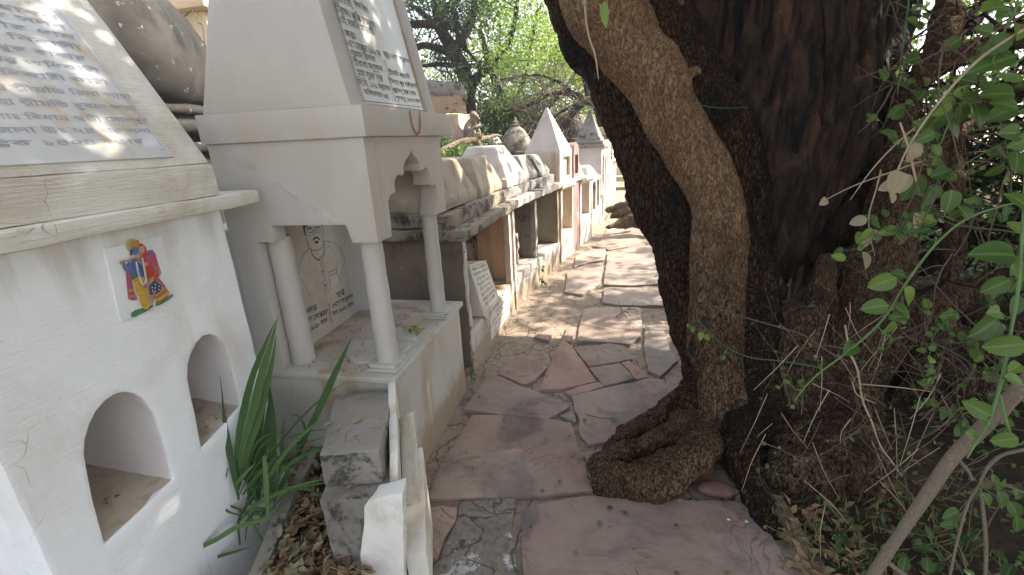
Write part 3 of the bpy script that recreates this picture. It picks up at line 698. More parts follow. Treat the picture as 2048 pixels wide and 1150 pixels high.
ell('blue', 378, 243, 34, 50); tl('dark', [(355, 228), (370, 225)], 6); tl('dark', [(388, 226), (402, 226)], 6)
tp('dark', [(318, 240), (345, 215), (342, 290), (318, 290)])
tp('red', [(420, 165), (450, 152), (490, 185), (540, 300), (580, 400), (620, 520), (690, 600), (745, 680), (700, 640), (600, 560), (560, 600), (520, 570), (480, 440), (440, 330), (430, 250)])
ell('skin', 450, 230, 34, 48); tl('dark', [(428, 215), (442, 212)], 5); tl('dark', [(458, 208), (470, 210)], 5); tl('red', [(445, 256), (460, 252)], 6)
ell('pink', 520, 330, 32, 45)
tp('skin', [(368, 310), (400, 300), (430, 360), (500, 370), (527, 385), (490, 422), (430, 395)])
tp('navy', [(535, 650), (560, 610), (592, 575), (700, 650), (660, 700), (600, 740), (540, 748)])
for a_, b_ in ((565, 660), (600, 625), (600, 665), (600, 705), (640, 645), (640, 685), (565, 700), (670, 660), (580, 725)): ell('white', a_, b_, 8, 11, 6)
tp('gold', [(540, 748), (600, 740), (660, 700), (702, 650), (757, 720), (710, 790), (640, 835), (590, 850), (560, 830)])
tl('red', [(548, 778), (620, 765), (690, 720), (728, 680)], 16); tl('yellow', [(560, 812), (640, 795), (735, 730)], 22); tl('dark', [(575, 838), (650, 815), (745, 745)], 6)
tp('gold', [(520, 560), (580, 520), (600, 430), (590, 420), (575, 540), (530, 640)])
tl('white', [(365, 360), (385, 480), (420, 600), (460, 650), (478, 560), (455, 450), (430, 320)], 22); ell('pink', 463, 645, 22, 26)
tl('gold', [(178, 378), (260, 350), (430, 292)], 20); ell('gold', 185, 373, 20, 22, 8); tl('blue', [(205, 395), (215, 450)], 14)
tp('white', [(500, 915), (545, 895), (565, 805), (585, 810), (583, 865), (545, 930), (510, 942)])
gp.build('picture', [pal[k] for k in names], tile, smooth=False)

# ================================================================== PILLARED SHRINE
S = thing('pillared_shrine', (-1.17, 1.95, 0), 'pale plaster shrine with round pillars, cusped arch and a man drawn inside', 'shrine')
g = G(); g.box(-1.50, -.85, 1.51, 2.40, -.08, .56); g.build('pedestal', M['shrine_ped'], S, bevel=.005, seg=.06, amp=.002, freq=4)
g = G(); g.box(-1.512, -.833, 1.497, 2.428, .5603, .586); ps = g.build('pedestal_slab', M['shrine_ped'], S, bevel=.003, seg=.05, amp=.0012, freq=6)
g = G(); g.box(-1.40, -.90, 1.60, 2.36, .5865, .5895); g.build('floor', M['shrine_floor'], S, seg=.03, amp=.0016, freq=9)
def ring_poly(c, r0, r1, a0, a1, z0, z1, mat, name, par):
    g = G(); n = 14; P = [(c[0]+r1*math.cos(a0+(a1-a0)*i/n)*1.0, c[1]+r1*math.sin(a0+(a1-a0)*i/n)*1.25) for i in range(n+1)]
    if r0: P += [(c[0]+r0*math.cos(a1+(a0-a1)*i/n), c[1]+r0*math.sin(a1+(a0-a1)*i/n)*1.25) for i in range(n+1)]
    g.extr(P, [], lambda a_, b_, d: (a_, b_, d), z1, z0); return g.build(name, mat, par, bevel=.002, seg=.05, amp=.002, freq=10)
cc = gz(765, 690, .59)
ring_poly(cc, .0, .155, .2, 2.9, .588, .598, M['panel'], 'broken_slab', S); ring_poly(cc, .0, .155, 3.0, 6.4, .588, .603, M['panel'], 'broken_slab', S)
def column(c, r0, r1, z0, z1, blk=True):
    g = G(); n = 14; prof = [(r0+(r1-r0)*i/n+.0012*math.sin(i*1.7), z0+(z1-z0)*i/n) for i in range(n+1)]; prof = [(p, q) for p, q in prof]
    g.lathe((c[0], c[1], 0), prof, 28); o = g.build('column', M['shrine'], S, angle=60)
    if blk:
        g = G(); g.box(c[0]-.070, c[0]+.070, c[1]-.070, c[1]+.070, .5865, .600); g.box(c[0]-.062, c[0]+.062, c[1]-.062, c[1]+.062, .6001, .618)
        g.build('column_base', M['shrine'], o, bevel=.004)
column((-.915, 1.612), .0475, .042, .60, 1.16); column((-.902, 2.205), .0435, .039, .60, 1.16)
column((-1.332, 1.612), .05, .046, .586, 1.16, False)
g = G()
ol = [(-1.49, .586), (-1.375, .586), (-1.372, 1.152), (-1.29, 1.152), (-1.288, 1.219), (-.962, 1.219), (-.945, 1.150), (-.84, 1.150), (-.84, 1.53), (-1.49, 1.53)]
g.extr(ol, [], lambda a_, b_, d: (a_, d, b_), 1.53, 1.605)
apx = [(785, 482), (783, 478), (779, 440), (776, 404), (780, 391), (786, 388), (791, 384), (789, 368), (791, 356), (797, 349), (806, 351), (808, 346), (807, 332), (811, 320), (818, 311), (822, 301), (826, 310), (834, 318), (839, 328), (840, 341), (845, 341), (851, 335), (856, 339), (859, 352), (859, 369), (865, 371), (870, 366), (873, 378), (874, 400), (872, 434)]
arch = [(p.y, p.z) for p in (fx(u, v, -.84) for u, v in apx[2:])]
arch = [(1.645, 1.150), (1.652, 1.205)]+arch[1:-1]+[(arch[-1][0], 1.150)]
g.extr([(1.606, 1.150)]+arch+[(2.30, 1.150), (2.30, 1.53), (1.606, 1.53)], [], lambda a_, b_, d: (d, a_, b_), -.8395, -.925)
g.extr([(-1.49, .586), (-1.27, .586), (-1.27, 1.15), (-1.22, 1.22), (-.99, 1.22), (-.96, 1.15), (-.926, 1.15), (-.926, 1.53), (-1.49, 1.53)], [], lambda a_, b_, d: (a_, d, b_), 2.225, 2.2995)
g.box(-1.49, -1.40, 1.606, 2.224, .586, 1.53)
g.box(-1.40, -.926, 1.606, 2.224, 1.49, 1.529)
g.box(-1.66, -1.4905, 1.535, 2.29, -.05, 1.2)
g.build('arched_chamber', M['shrine'], S, bevel=.0035, seg=.06, amp=.0012, freq=5)
g = G(); g.box(-1.41, -1.389, 1.608, 2.165, .5905, 1.30); panel = g.build('portrait_panel', M['panel'], S, bevel=.002)
NX = Vector((1, 0, 0))
pp = lambda x, y: on_plane(560+x/4.109, 440+y/4.109, (-1.389, 0, 0), NX)
ink = Ink(); W1 = .0021
SK = [([(190, 50), (200, 100), (215, 160), (235, 210), (250, 240)], 1), ([(350, 45), (355, 100), (350, 160), (350, 190)], 1), ([(250, 240), (280, 252), (330, 242), (355, 195)], 1), ([(220, 72), (240, 62), (257, 64)], 2.6), ([(285, 64), (305, 55), (325, 62)], 2.6),
      ([(285, 90), (282, 130), (291, 142), (303, 138)], .9), ([(270, 165), (283, 150), (298, 143), (312, 150), (322, 162)], 4), ([(255, 235), (262, 290), (308, 325), (352, 290), (360, 200)], 1.2), ([(250, 245), (272, 300), (305, 330), (330, 325), (357, 300), (370, 230), (357, 170)], 1),
      ([(245, 230), (215, 255), (190, 285), (165, 340), (152, 420), (141, 480), (125, 605)], 1), ([(355, 172), (400, 176), (445, 188), (490, 230), (522, 290), (530, 335), (505, 430), (487, 490)], 1), ([(325, 325), (345, 420), (360, 530), (373, 605)], 1), ([(345, 320), (365, 430), (380, 520), (397, 595)], 1),
      ([(190, 405), (203, 440)], 1), ([(170, 480), (215, 560), (245, 620)], .8), ([(400, 190), (400, 230)], .8), ([(425, 235), (415, 270)], .8), ([(245, 320), (243, 360)], .8), ([(397, 430), (462, 408), (463, 435), (402, 457), (397, 430)], 1), ([(402, 457), (405, 520), (415, 560), (425, 570)], 1),
      ([(462, 340), (458, 400), (470, 440), (490, 490), (497, 500)], 1), ([(533, 430), (510, 490), (487, 540)], .8), ([(268, 85), (286, 82)], 1), ([(300, 20), (310, 35), (350, 45)], 3), ([(188, 40), (196, 75), (206, 120)], 4), ([(225, 170), (222, 195), (240, 212)], 1)]
for st, w in SK: ink.line([pp(*q) for q in st], W1*w, NX)
for (cx_, cy_, r_) in ((243, 102, 26), (308, 84, 22)): ink.line([pp(cx_+r_*math.cos(a*.449), cy_+r_*1.15*math.sin(a*.449)) for a in range(15)], W1, NX)
for (cx_, cy_, rx_, ry_) in ((245, 102, 7, 6), (307, 85, 6, 6), (297, 182, 18, 13), (345, 425, 6, 7), (369, 537, 6, 7), (318, 328, 6, 6)): ink.fill([pp(cx_+rx_*math.cos(a*.785), cy_+ry_*math.sin(a*.785)) for a in range(8)], NX, .003)
ink.fill([pp(*q) for q in [(186, 20), (300, 15), (345, 20), (350, 48), (300, 40), (240, 40), (205, 58), (200, 80)]], NX, .0032)
ink.build('line_portrait', M['ink_soft'], panel)
ink = Ink()
def plane_text(ink_, t, a_, b_, h, P, N, fn):
    A_, B_ = fn(*a_), fn(*b_); ink_.text(t, A_, B_, h, N)
for t, a_, b_, h in [(".জন্ম.", (205, 778), (315, 722), .027), ("২৬শে সেপ্টেম্বর", (180, 872), (393, 768), .028), ("সন ১৯২৮ সাল", (178, 955), (390, 838), .028), (".মৃত্যু.", (455, 640), (540, 588), .027), ("২৭শে অক্টোবর", (428, 727), (600, 640), .028), ("সন ২০০০ সাল", (435, 792), (604, 702), .028)]:
    plane_text(ink, t, a_, b_, h, None, NX, pp)
ink.line([pp(*q) for q in [(388, 690), (403, 700), (402, 750), (414, 768), (407, 785), (413, 820), (430, 842)]], .003, NX)
ink.build('inscription', M['ink'], panel)
g = G(); g.box(-1.502, -.821, 1.516, 2.442, 1.5305, 1.635); co = g.build('cornice', M['shrine'], S, bevel=.004, seg=.08, amp=.0015, freq=4)
ink = Ink(); ink.line([fx(u, v, -.8205) for u, v in [(819, 222), (821, 235), (824, 250), (829, 263), (834, 269), (839, 263), (840, 250), (839, 224)]], .011, NX, .002); ink.build('red_mark', M['brush'], co)
g = G(); h = .83
g.hexa([(-1.478, 1.533, 1.6352), (-.872, 1.533, 1.6352), (-.872, 2.335, 1.6352), (-1.478, 2.335, 1.6352), (-1.20, 1.56, 1.6352+h), (-.872-.2*h, 1.56, 1.6352+h), (-.872-.2*h, 2.31, 1.6352+h), (-1.20, 2.31, 1.6352+h)])
g.build('roof', M['shrine'], S, bevel=.004, seg=.1, amp=.002, freq=3)
NS = Vector((1, 0, .2)).normalized(); P1 = Vector((-.872, 0, 1.635))
def sp(y, z, off=0): return Vector((-.872-.2*(z-1.635), y, z))+NS*off
g = G(); q = [(1.648, 1.648), (2.19, 1.648), (2.19, 2.42), (1.66, 2.42)]
g.hexa([sp(y, z, -.01) for y, z in q]+[sp(y, z, .006) for y, z in q]); pq = g.build('plaque', M['plaque'], S, bevel=.0015)
for (ya, yb, mt, th) in ((2.197, 2.222, 'sandy', .005), (2.224, 2.325, 'shrine', .014)):
    g = G(); q = [(ya, 1.6355), (yb, 1.6355), (yb-.01, 2.42), (ya-.01, 2.42)]; g.hexa([sp(y, z, -.01) for y, z in q]+[sp(y, z, th) for y, z in q]); g.build('plaque_rim', M[mt], S, bevel=.002)
PS = sp(2, 1.8, .006); qp = lambda x, y: on_plane(640+x/5, y/5, PS, NS)
ink = Ink()
for t, a_, b_, h in [("পিতৃদেব ও মাতৃ", (120, 0), (325, 75), .026), ("পরম পিতা", (345, 55), (490, 140), .024), ("শ্রীব্রজঃ প্রাপ্তি কামনায়", (160, 60+50), (560, 290), .026), ("এই সমাধি মন্দিরটি", (200, 225), (550, 360), .026), ("জন্মঃ", (250, 355), (365, 395), .024), ("২৬শে সেপ্টেম্বর ১৯২৮ সন", (268, 452), (612, 572), .025), (".বর্তমান ঠিকানা", (300, 550), (560, 622), .022),
    ("শ্রীরাধা মধুসূদন", (340, 650), (632, 722), .024), ("শ্যাম সুন্দর কৃষ্ণ", (372, 748), (630, 812), .023), ("সি.ডি. ১২১ সল্টলেক", (388, 848), (710, 915), .023), ("কলিকাতা ৬৪", (445, 945), (690, 992), .022), ("মৃত্যুঃ ২৭শে অক্টোবর", (640, 560), (900, 640), .022),
    ("শ্রীমতী পদ্মরানী", (692, 742), (905, 792), .019), ("সিংহ পুঃ পৌত্রগণ", (705, 832), (975, 882), .019), ("পুত্রবধূ স্বপ্না ঘোষ", (732, 918), (960, 955), .019), ("শুভমস্তু ১৪০৭ সাল", (762, 998), (1005, 1034), .019)]:
    plane_text(ink, t, a_, b_, h, None, NS, qp)
ink.line([qp(*q) for q in [(640, 600), (662, 680), (690, 740), (684, 790), (700, 830), (728, 930), (755, 1015)]], .003, NS)
ink.line([qp(*q) for q in [(126, 0), (400, 945), (418, 965), (450, 1010), (1010, 1072), (1020, 1050), (985, 900), (820, 300)]], .0025, NS)
ink.build('inscription', M['ink_soft'], pq)

# ================================================================== BROKEN TOMB FOOT IN FRONT: cement steps, marble slabs
Z = .55
tq = [gz(636, 912, Z), gz(758, 905, Z), gz(792, 778, Z), gz(668, 790, Z)]
g = G(); lo = .425
g.hexa([(p.x, p.y, lo) for p in tq]+[tuple(p) for p in tq])
st = [gz(637, 1002, .43), gz(770, 990, .43)]
a_, b_ = st; c_, d_ = tq[2], tq[3]
g.hexa([(p[0], p[1], .0) for p in (a_, b_, (b_.x-.10, b_.y+.36), (a_.x-.12, a_.y+.36))]+[(p[0], p[1], .4245) for p in (a_, b_, (b_.x-.10, b_.y+.36), (a_.x-.12, a_.y+.36))])
o = tag(g.build('cement_steps', [M['cement'], M['cement_top']], None, bevel=.014, seg=.025, amp=.006, freq=8, seed=12, origin=(-.85, 1.2, 0)), 'blackened grey cement block with a lower step, its far end against the pillared shrine', 'cement block')
for p_ in o.data.polygons:
    if p_.normal.z > .75: p_.material_index = 1
def vslab(name, pts, th, mat, label, cat='marble slab', bevel=.004, group=None):
    """upright slab: pts = outline points (x,y,z) on its path-side face, thickness th inward"""
    P = [Vector(p) for p in pts]; n = (P[1]-P[0]).cross(P[2]-P[0]).normalized()
    if n.x < 0: n = -n
    g = G(); A_ = [g.bm.verts.new(p) for p in P]; B_ = [g.bm.verts.new(p-n*th) for p in P]; g.bm.faces.new(A_); g.bm.faces.new(list(reversed(B_)))
    for i in range(len(P)): j = (i+1) % len(P); g.bm.faces.new([A_[i], B_[i], B_[j], A_[j]])
    c = sum(P, Vector())/len(P)
    return tag(g.build(name, mat, None, bevel=bevel, seg=.03, amp=.0016, freq=9, seed=len(label), origin=(c.x, c.y, 0)), label, cat, group)
vslab('marble_slab', [(-.832, 1.497, .583), (-.76, 1.345, .555), (-.672, 1.163, .515), (-.676, 1.125, .37), (-.69, 1.13, 0), (-.84, 1.497, 0)], .030, M['slab_white'], 'chipped marble facing slab standing along the blackened cement block')
vslab('marble_slab', [(-.722, 1.405, .507), (-.685, 1.315, .43), (-.640, 1.214, .338), (-.625, 1.19, 0), (-.73, 1.405, 0)], .085, M['slab_white'], 'thin broken marble slab leaning between the taller facing slab and the path')
vslab('marble_slab', [(-.680, 1.358, .381), (-.63, 1.23, .28), (-.576, 1.076, .18), (-.56, 1.05, 0), (-.68, 1.36, 0)], .075, M['slab_white'], 'lowest broken marble slab beside the path, below the other two slabs')
g = G()
wb = [fy(728, 1014, 1.03), fy(740, 1000, 1.03), fy(806, 986, 1.03), fy(808, 1155, 1.01), fy(808, 1400, 1.0), fy(716, 1400, 1.0), fy(719, 1155, 1.01)]
A_ = [g.bm.verts.new(p) for p in wb]; B_ = [g.bm.verts.new(p+Vector((-.02, .07, -.005))) for p in wb]; g.bm.faces.new(A_); g.bm.faces.new(list(reversed(B_)))
for i in range(len(wb)): j = (i+1) % len(wb); g.bm.faces.new([A_[i], B_[i], B_[j], A_[j]])
tag(g.build('white_kerb_block', plaster('chalk_white_block', (.76, .75, .71), (.68, .66, .61), dirt=(.4, .3, .2), dirt_amt=.4, dirt_scale=6, streak=.2, cracks=.3, speck=1, bump=.5), None, bevel=.006, seg=.02, amp=.004, freq=16, origin=(-.7, 1.05, 0)), 'chalky white upright block at the bottom edge, before the cement steps', 'stone block')
# trough edge and its filling of dead leaves
ed = [gz(500, 1135, .20), gz(560, 1000, .20), gz(630, 872, .20), gz(650, 835, .20)]
g = G(); wv = Vector((.045, .02, 0)); P = [(-1.05, .55)]+[(p.x, p.y) for p in ed]; Q = [(x+.045, y+.02) for x, y in P]
g.extr(P+Q[::-1], [], lambda a_, b_, d: (a_, b_, d), .20, -.06)
tag(g.build('trough_wall', M['cement_top'], None, bevel=.008, seg=.03, amp=.006, freq=9, origin=(-1.2, 1.2, 0)), 'low grey cement edge holding dead leaves beside the white tomb', 'low wall')
g = G(); P = [(-1.02, .55)]+[(p.x+.03, p.y+.02) for p in ed]; g.extr(P+[(-1.15, 1.68), (-.95, 1.5), (-.8, 1.0), (-.7, .55)], [], lambda a_, b_, d: (a_, b_, d), .145, -.05)
tag(g.build('trough_soil', M['soil'], None, seg=.04, amp=.012, freq=7), kind='structure')

# ================================================================== THE ROW OF SMALL TOMBS ALONG THE PATH
def frame(ox, oy, ex, ey):
    a = math.atan2(ex-ox, ey-oy); return Matrix.Translation((ox, oy, 0)) @ Matrix.Rotation(-a, 4, 'Z'), math.hypot(ex-ox, ey-oy)
ROW = 'small tombs in the row along the path'
def bay(name, o, e, label, mats, base_h=.27, depth=.66, near=True, far=True, roofs=(), over=.045, tier=True, top=.92, near_open=True, seed=0, group=ROW, ledge_th=.065, near_ext=0.0):
    mt, L = frame(*o, *e); t = thing(name, (o[0]-.2, o[1]+.2, 0), label, 'tomb', group)
    B = lambda *a: G(mt).box(*a)
    kw = dict(bevel=.008, seg=.05, amp=.006, freq=5)
    B(-depth, 0, 0, L, -.1, base_h).build('base', M[mats['base']], t, seed=seed, **kw)
    B(-depth-.05, -depth, 0, L, -.1, top).build('back_wall', M[mats['back']], t, seg=.1, amp=.003, freq=4)
    if near: B(-depth+.001, .004, -.002, .05, -.1+.1*0, top).build('side_wall', M[mats['near']], t, seed=seed+1, **kw)
    if far: B(-depth+.001, -.006, L-.055, L-.002, base_h+.001, top).build('partition', M[mats['far']], t, seed=seed+2, **kw)
    B(-depth-.12, over, -.045-near_ext, L+.01, top+.001, top+ledge_th).build('ledge', M[mats['ledge']], t, bevel=.010, seg=.035, amp=.011, freq=7, seed=seed+3)
    z = top+ledge_th
    if tier: B(-depth-.06, over-.10, -.02, L, z+.001, z+.095).build('upper_step', M[mats.get('tier', mats['ledge'])], t, bevel=.010, seg=.035, amp=.009, freq=7, seed=seed+4); z += .095
    for k, (x0, x1, y0, y1, tx0, tx1, ty0, ty1, zt, mm) in enumerate(roofs):
        g = G(mt); zm = z+(zt-z)*.22; f = .05
        g.frustum((x0, x1, y0, y1), (x0+(tx0-x0)*f, x1+(tx1-x1)*f, y0+(ty0-y0)*f, y1+(ty1-y1)*f), z+.001, zm)
        g.frustum((x0+(tx0-x0)*f, x1+(tx1-x1)*f, y0+(ty0-y0)*f, y1+(ty1-y1)*f), (tx0, tx1, ty0, ty1), zm+.0002, zt)
        bmesh.ops.remove_doubles(g.bm, verts=g.bm.verts, dist=.001)
        g.build('roof', M[mm], t, bevel=.018, seg=.035, amp=.008, freq=6, seed=seed+k+7)
    return t, mt, L
# A: nearest of the row, two humped roofs
tA, mA, LA = bay('roadside_tomb', (-.872, 2.63), (-.80, 3.92), 'nearest tomb of the row, with a mouldy black ledge and two tan humped roofs', dict(base='base_white', back='orange', near='wall_brown', far='orange', ledge='ledge_dark'), near_ext=.03,
   roofs=[(-.74, -.115, .0, .68, -.56, -.20, .08, .52, 1.385, 'roof_beige'), (-.74, -.10, .72, 1.33, -.58, -.19, .80, 1.17, 1.375, 'roof_beige')], seed=11)
G(mA).box(-.05, .0, 1.10, 1.165, .271, .918).build('pilaster', M['beige'], tA, bevel=.005, seg=.05, amp=.004, freq=6)
G(mA).box(-.045, .012, 1.195, 1.262, -.02, .917).build('pilaster', M['base_white'], tA, bevel=.005, seg=.05, amp=.004, freq=6)
G(mA).box(-.006, .010, -.004, .035, -.02, .918).build('wall_edge', M['base_white'], tA, bevel=.004, seg=.03, amp=.006, freq=10)
G(mA).box(-.64, -.01, .06, 1.08, .2705, .277).build('niche_floor', M['shrine_floor'], tA, seg=.05, amp=.004, freq=9)
NXr = (mA.to_3x3() @ Vector((1, 0, 0)))
g = G(mA).box(-.005, .007, .42, .98, .035, .235); bp = g.build('inscribed_slab', M['slab_white'], tA, bevel=.002)
ink = Ink()
for k, (t, a_, b_) in enumerate([("श्री गुरु चरण", .58, .86), ("স্বর্গীয়া শ্রীমতী রাধারানী দেবী", .47, .94), ("সেবক কুঞ্জবিহারী দাস", .50, .92), ("সন ১৩৯৮ সাল", .62, .84)]):
    zz = .198-.043*k; ink.text(t, mA @ Vector((.0075, a_, zz)), mA @ Vector((.0075, b_, zz)), .022, NXr)
ink.build('inscription', M['ink_soft'], bp)
# wedge stone inside its niche
C4 = [gz(968, 634, .277), gz(997, 598, .277), fy(970, 521, 3.32), fy(935, 530, 2.985)]
nb = (C4[1]-C4[0]).cross(C4[3]-C4[0]).normalized(); nb = nb if nb.x > 0 else -nb
g = G(); bk = Vector((-.16, -.02, 0))
F_ = [C4[0], C4[1], C4[2], C4[3]]; Bk = [C4[0]+Vector((-.27, 0, 0)), C4[1]+Vector((-.27, 0, 0)), C4[2]+bk, C4[3]+bk]
vf = [g.bm.verts.new(p) for p in F_]; vb = [g.bm.verts.new(p) for p in Bk]
g.bm.faces.new(vf); g.bm.faces.new(list(reversed(vb)))
for i in range(4): j = (i+1) % 4; g.bm.faces.new([vf[i], vb[i], vb[j], vf[j]])
wt = thing('memorial_stone', (-.95, 3.1, .277), 'sloping stone with a Hindi inscription, standing in the first open niche of the row', 'memorial stone')
g.build('stone', M['pinkish'], wt, bevel=.003, seg=.05, amp=.002, freq=6)
g = G(); ins = lambda a_, b_: C4[0].lerp(C4[1], a_).lerp(C4[3].lerp(C4[2], a_), b_)
A_ = [g.bm.verts.new(ins(*q)+nb*.008) for q in ((0, 0), (1, 0), (1, 1), (0, 1))]; B_ = [g.bm.verts.new(ins(*q)-nb*.004) for q in ((0, 0), (1, 0), (1, 1), (0, 1))]
g.bm.faces.new(A_); g.bm.faces.new(list(reversed(B_)))
for i in range(4): j = (i+1) % 4; g.bm.faces.new([A_[i], B_[i], B_[j], A_[j]])
fp = g.build('face_slab', M['slab_white'], wt, bevel=.002)
ink = Ink()
for k, t in enumerate(["चौबीसी १३४ वी विश्वासघात", "राधारमण निवासी", "श्री कुंज कृष्णा राधा", "वैकुण्ठवास समाधि", "श्रीमद भागवत कथा", "सन्त श्री हरिदास जी", "राधाकुण्ड धाम वास", "संवत २०४२ कार्तिक"]):
    b_ = .86-.103*k; pad = (.10, .10, .16, .12, .18, .14, .12, .2)[k]; ink.text(t, ins(pad, b_)+nb*.008, ins(1-pad, b_)+nb*.008, .024, nb)
ink.line([ins(*q)+nb*.008 for q in ((.05, .04), (.95, .04), (.95, .96), (.05, .96), (.05, .04))], .003, nb)
ink.build('inscription', M['ink_soft'], fp)
# B
tB, mB, LB = bay('roadside_tomb', (-.80, 3.935), (-.70, 4.64), 'second tomb of the row, with a whitewashed hipped roof above a broken pink niche', dict(base='base_white', back='pinkwall', near='pinkwall', far='cement', ledge='roof_white', tier='roof_grey'), base_h=.27, near=False,
   roofs=[(-.66, -.06, .02, .62, -.50, -.21, .17, .40, 1.445, 'roof_white')], seed=31)
G(mB).box(-.50, -.30, .36, .42, .271, .918).build('broken_wall', M['pinkwall'], tB, bevel=.01, seg=.025, amp=.018, freq=14)
G(mB).box(-.3, -.12, .37, .43, .271, .60).build('broken_wall', M['pinkwall'], tB, bevel=.01, seg=.025, amp=.022, freq=14)
G(mB).box(-.055, .0, LB-.075, LB-.004, -.02, .917).build('pilaster', M['roof_grey'], tB, bevel=.006, seg=.04, amp=.006, freq=7)
G(mB).box(-.20, .012, .0, LB-.08, .20, .292).build('threshold', M['base_white'], tB, bevel=.008, seg=.04, amp=.007, freq=8)
# C
tC, mC, LC = bay('roadside_tomb', (-.695, 4.66), (-.553, 5.46), 'third tomb of the row, with two streaked grey hipped roofs side by side', dict(base='base_white', back='olive', near='olive', far='olive', ledge='roof_grey', tier='roof_grey'), base_h=.26, near=False,
   roofs=[(-.62, -.12, .02, .40, -.46, -.22, .08, .30, 1.325, 'roof_grey'), (-.62, -.10, .43, .80, -.46, -.22, .48, .68, 1.32, 'roof_grey')], seed=51)
g = G(mC); g.ball((-.22, .55, .30), .13, 2, (1.1, 1, .75)); g.ball((-.1, .36, .27), .08, 2, (1, 1, .7)); me = remesh(g, .012, 3, lambda p: noise.noise(p*14)*.02)
link('rubble', me, M['olive'], tC)
# D pyramid
mt, L = frame(-.545, 5.5, -.43, 6.02)
tD = thing('pyramid_tomb', (-.75, 5.75, 0), 'pale pink tomb with a tall sharp pyramid spire and a lit niche', 'tomb')
ol = [(0, -.1), (L, -.1), (L, .90), (0, .90)]; ni = [(.07, .335), (L-.06, .335), (L-.06, .87), (.07, .87)]
g = G(mt); g.extr(ol, [ni], lambda a_, b_, d: (d, a_, b_), 0.01, -.33); g.box(-.46, -.3305, 0, L, -.1, .90); g.build('body', M['beige'], tD, bevel=.006, seg=.05, amp=.004, freq=6)
G(mt).box(-.50, .045, -.03, L+.02, .901, .972).build('ledge', M['beige'], tD, bevel=.008, seg=.05, amp=.005, freq=6)
ol = [(.02, .9725), (L-.02, .9725), (L-.02, 1.325), (.02, 1.325)]; ni = [(.16, 1.03), (L-.10, 1.03), (L-.10, 1.26), (.16, 1.26)]
g = G(mt); g.extr(ol, [ni], lambda a_, b_, d: (d, a_, b_), -.005, -.07); g.box(-.46, -.0705, .02, L-.02, .9725, 1.325); g.build('upper_box', M['beige'], tD, bevel=.006, seg=.06, amp=.003, freq=6)
G(mt).box(-.069, -.045, .17, L-.11, 1.035, 1.255).build('white_plaque', M['slab_white'], tD, bevel=.002)
G(mt).frustum((-.455, .0, .03, L-.03), (-.245, -.225, .235, .27), 1.3255, 1.83).build('spire', M['pinkish'], tD, bevel=.004, seg=.05, amp=.003, freq=5)
# E red
mt, L = frame(-.42, 6.07, -.365, 6.36)
tE = thing('red_tomb', (-.5, 6.2, 0), 'narrow dark pink round-topped tomb right behind the pyramid tomb', 'tomb')
ol = [(0, -.1), (L, -.1), (L, 1.25), (L*.93, 1.33), (L*.78, 1.39), (L*.5, 1.415), (L*.22, 1.39), (L*.07, 1.33), (0, 1.25)]
n_lo = [(.06, .62), (L-.05, .62), (L-.05, .82), (.06, .82)]; n_up = [(.07, 1.02), (L-.06, 1.02), (L-.06, 1.26), (.07, 1.26)]
g = G(mt); g.extr(ol, [n_up], lambda a_, b_, d: (d, a_, b_), 0, -.12); g.extr(ol, [], lambda a_, b_, d: (d, a_, b_), -.1202, -.36); g.build('body', M['red'], tE, bevel=.006, seg=.05, amp=.003, freq=6)
G(mt).box(-.38, .03, -.02, L+.015, .93, .975).build('ledge', M['beige'], tE, bevel=.005, seg=.05, amp=.004)
# F yellow niche + small white windowed top
mt, L = frame(-.355, 6.42, -.22, 6.98)
tF = thing('lantern_tomb', (-.5, 6.7, 0), 'low tomb with an ochre niche and a small white slatted lantern block on its ledge', 'tomb')
ol = [(0, -.1), (L, -.1), (L, .885), (0, .885)]; ni = [(.08, .38), (L-.1, .38), (L-.1, .85), (.08, .85)]
g = G(mt); g.extr(ol, [ni], lambda a_, b_, d: (d, a_, b_), 0, -.30); g.build('body', M['pinkish'], tF, bevel=.006, seg=.05, amp=.004)
G(mt).box(-.5, -.3005, 0, L, -.1, .885).build('niche_back', M['yellow'], tF, seg=.08, amp=.003)
G(mt).box(-.5, .035, -.03, L+.03, .886, .93).build('ledge', M['roof_white'], tF, bevel=.006, seg=.04, amp=.006)
g = G(mt); g.frustum((-.42, -.04, .02, .34), (-.36, -.14, .05, .27), .9305, 1.24); g.build('lantern', M['sunwhite'], tF, bevel=.004)
for zz in (.99, 1.09):
    for xx in (-.36, -.22): G(mt).box(xx, xx+.10, .012, .028, zz, zz+.07).build('slot', M['roof_grey'], tF)
# G low white tombs
mt, L = frame(-.215, 7.02, -.10, 7.95)
tG = thing('low_tomb', (-.4, 7.4, 0), 'low white tomb with a crumbling rounded lid beyond the lantern tomb', 'tomb')
ol = [(0, -.1), (L, -.1), (L, .86), (0, .86)]; ni = [(.10, .36), (.40, .36), (.40, .80), (.10, .80)]; n2_ = [(.52, .36), (.82, .36), (.82, .80), (.52, .80)]
g = G(mt); g.extr(ol, [ni, n2_], lambda a_, b_, d: (d, a_, b_), 0, -.2); g.box(-.5, -.2002, 0, L, -.1, .86); g.build('body', M['base_white'], tG, bevel=.008, seg=.05, amp=.006)
g = G(mt); g.frustum((-.5, .03, -.03, .6), (-.4, -.1, .1, .45), .861, 1.05); g.build('lid', M['roof_white'], tG, bevel=.03, seg=.04, amp=.008)
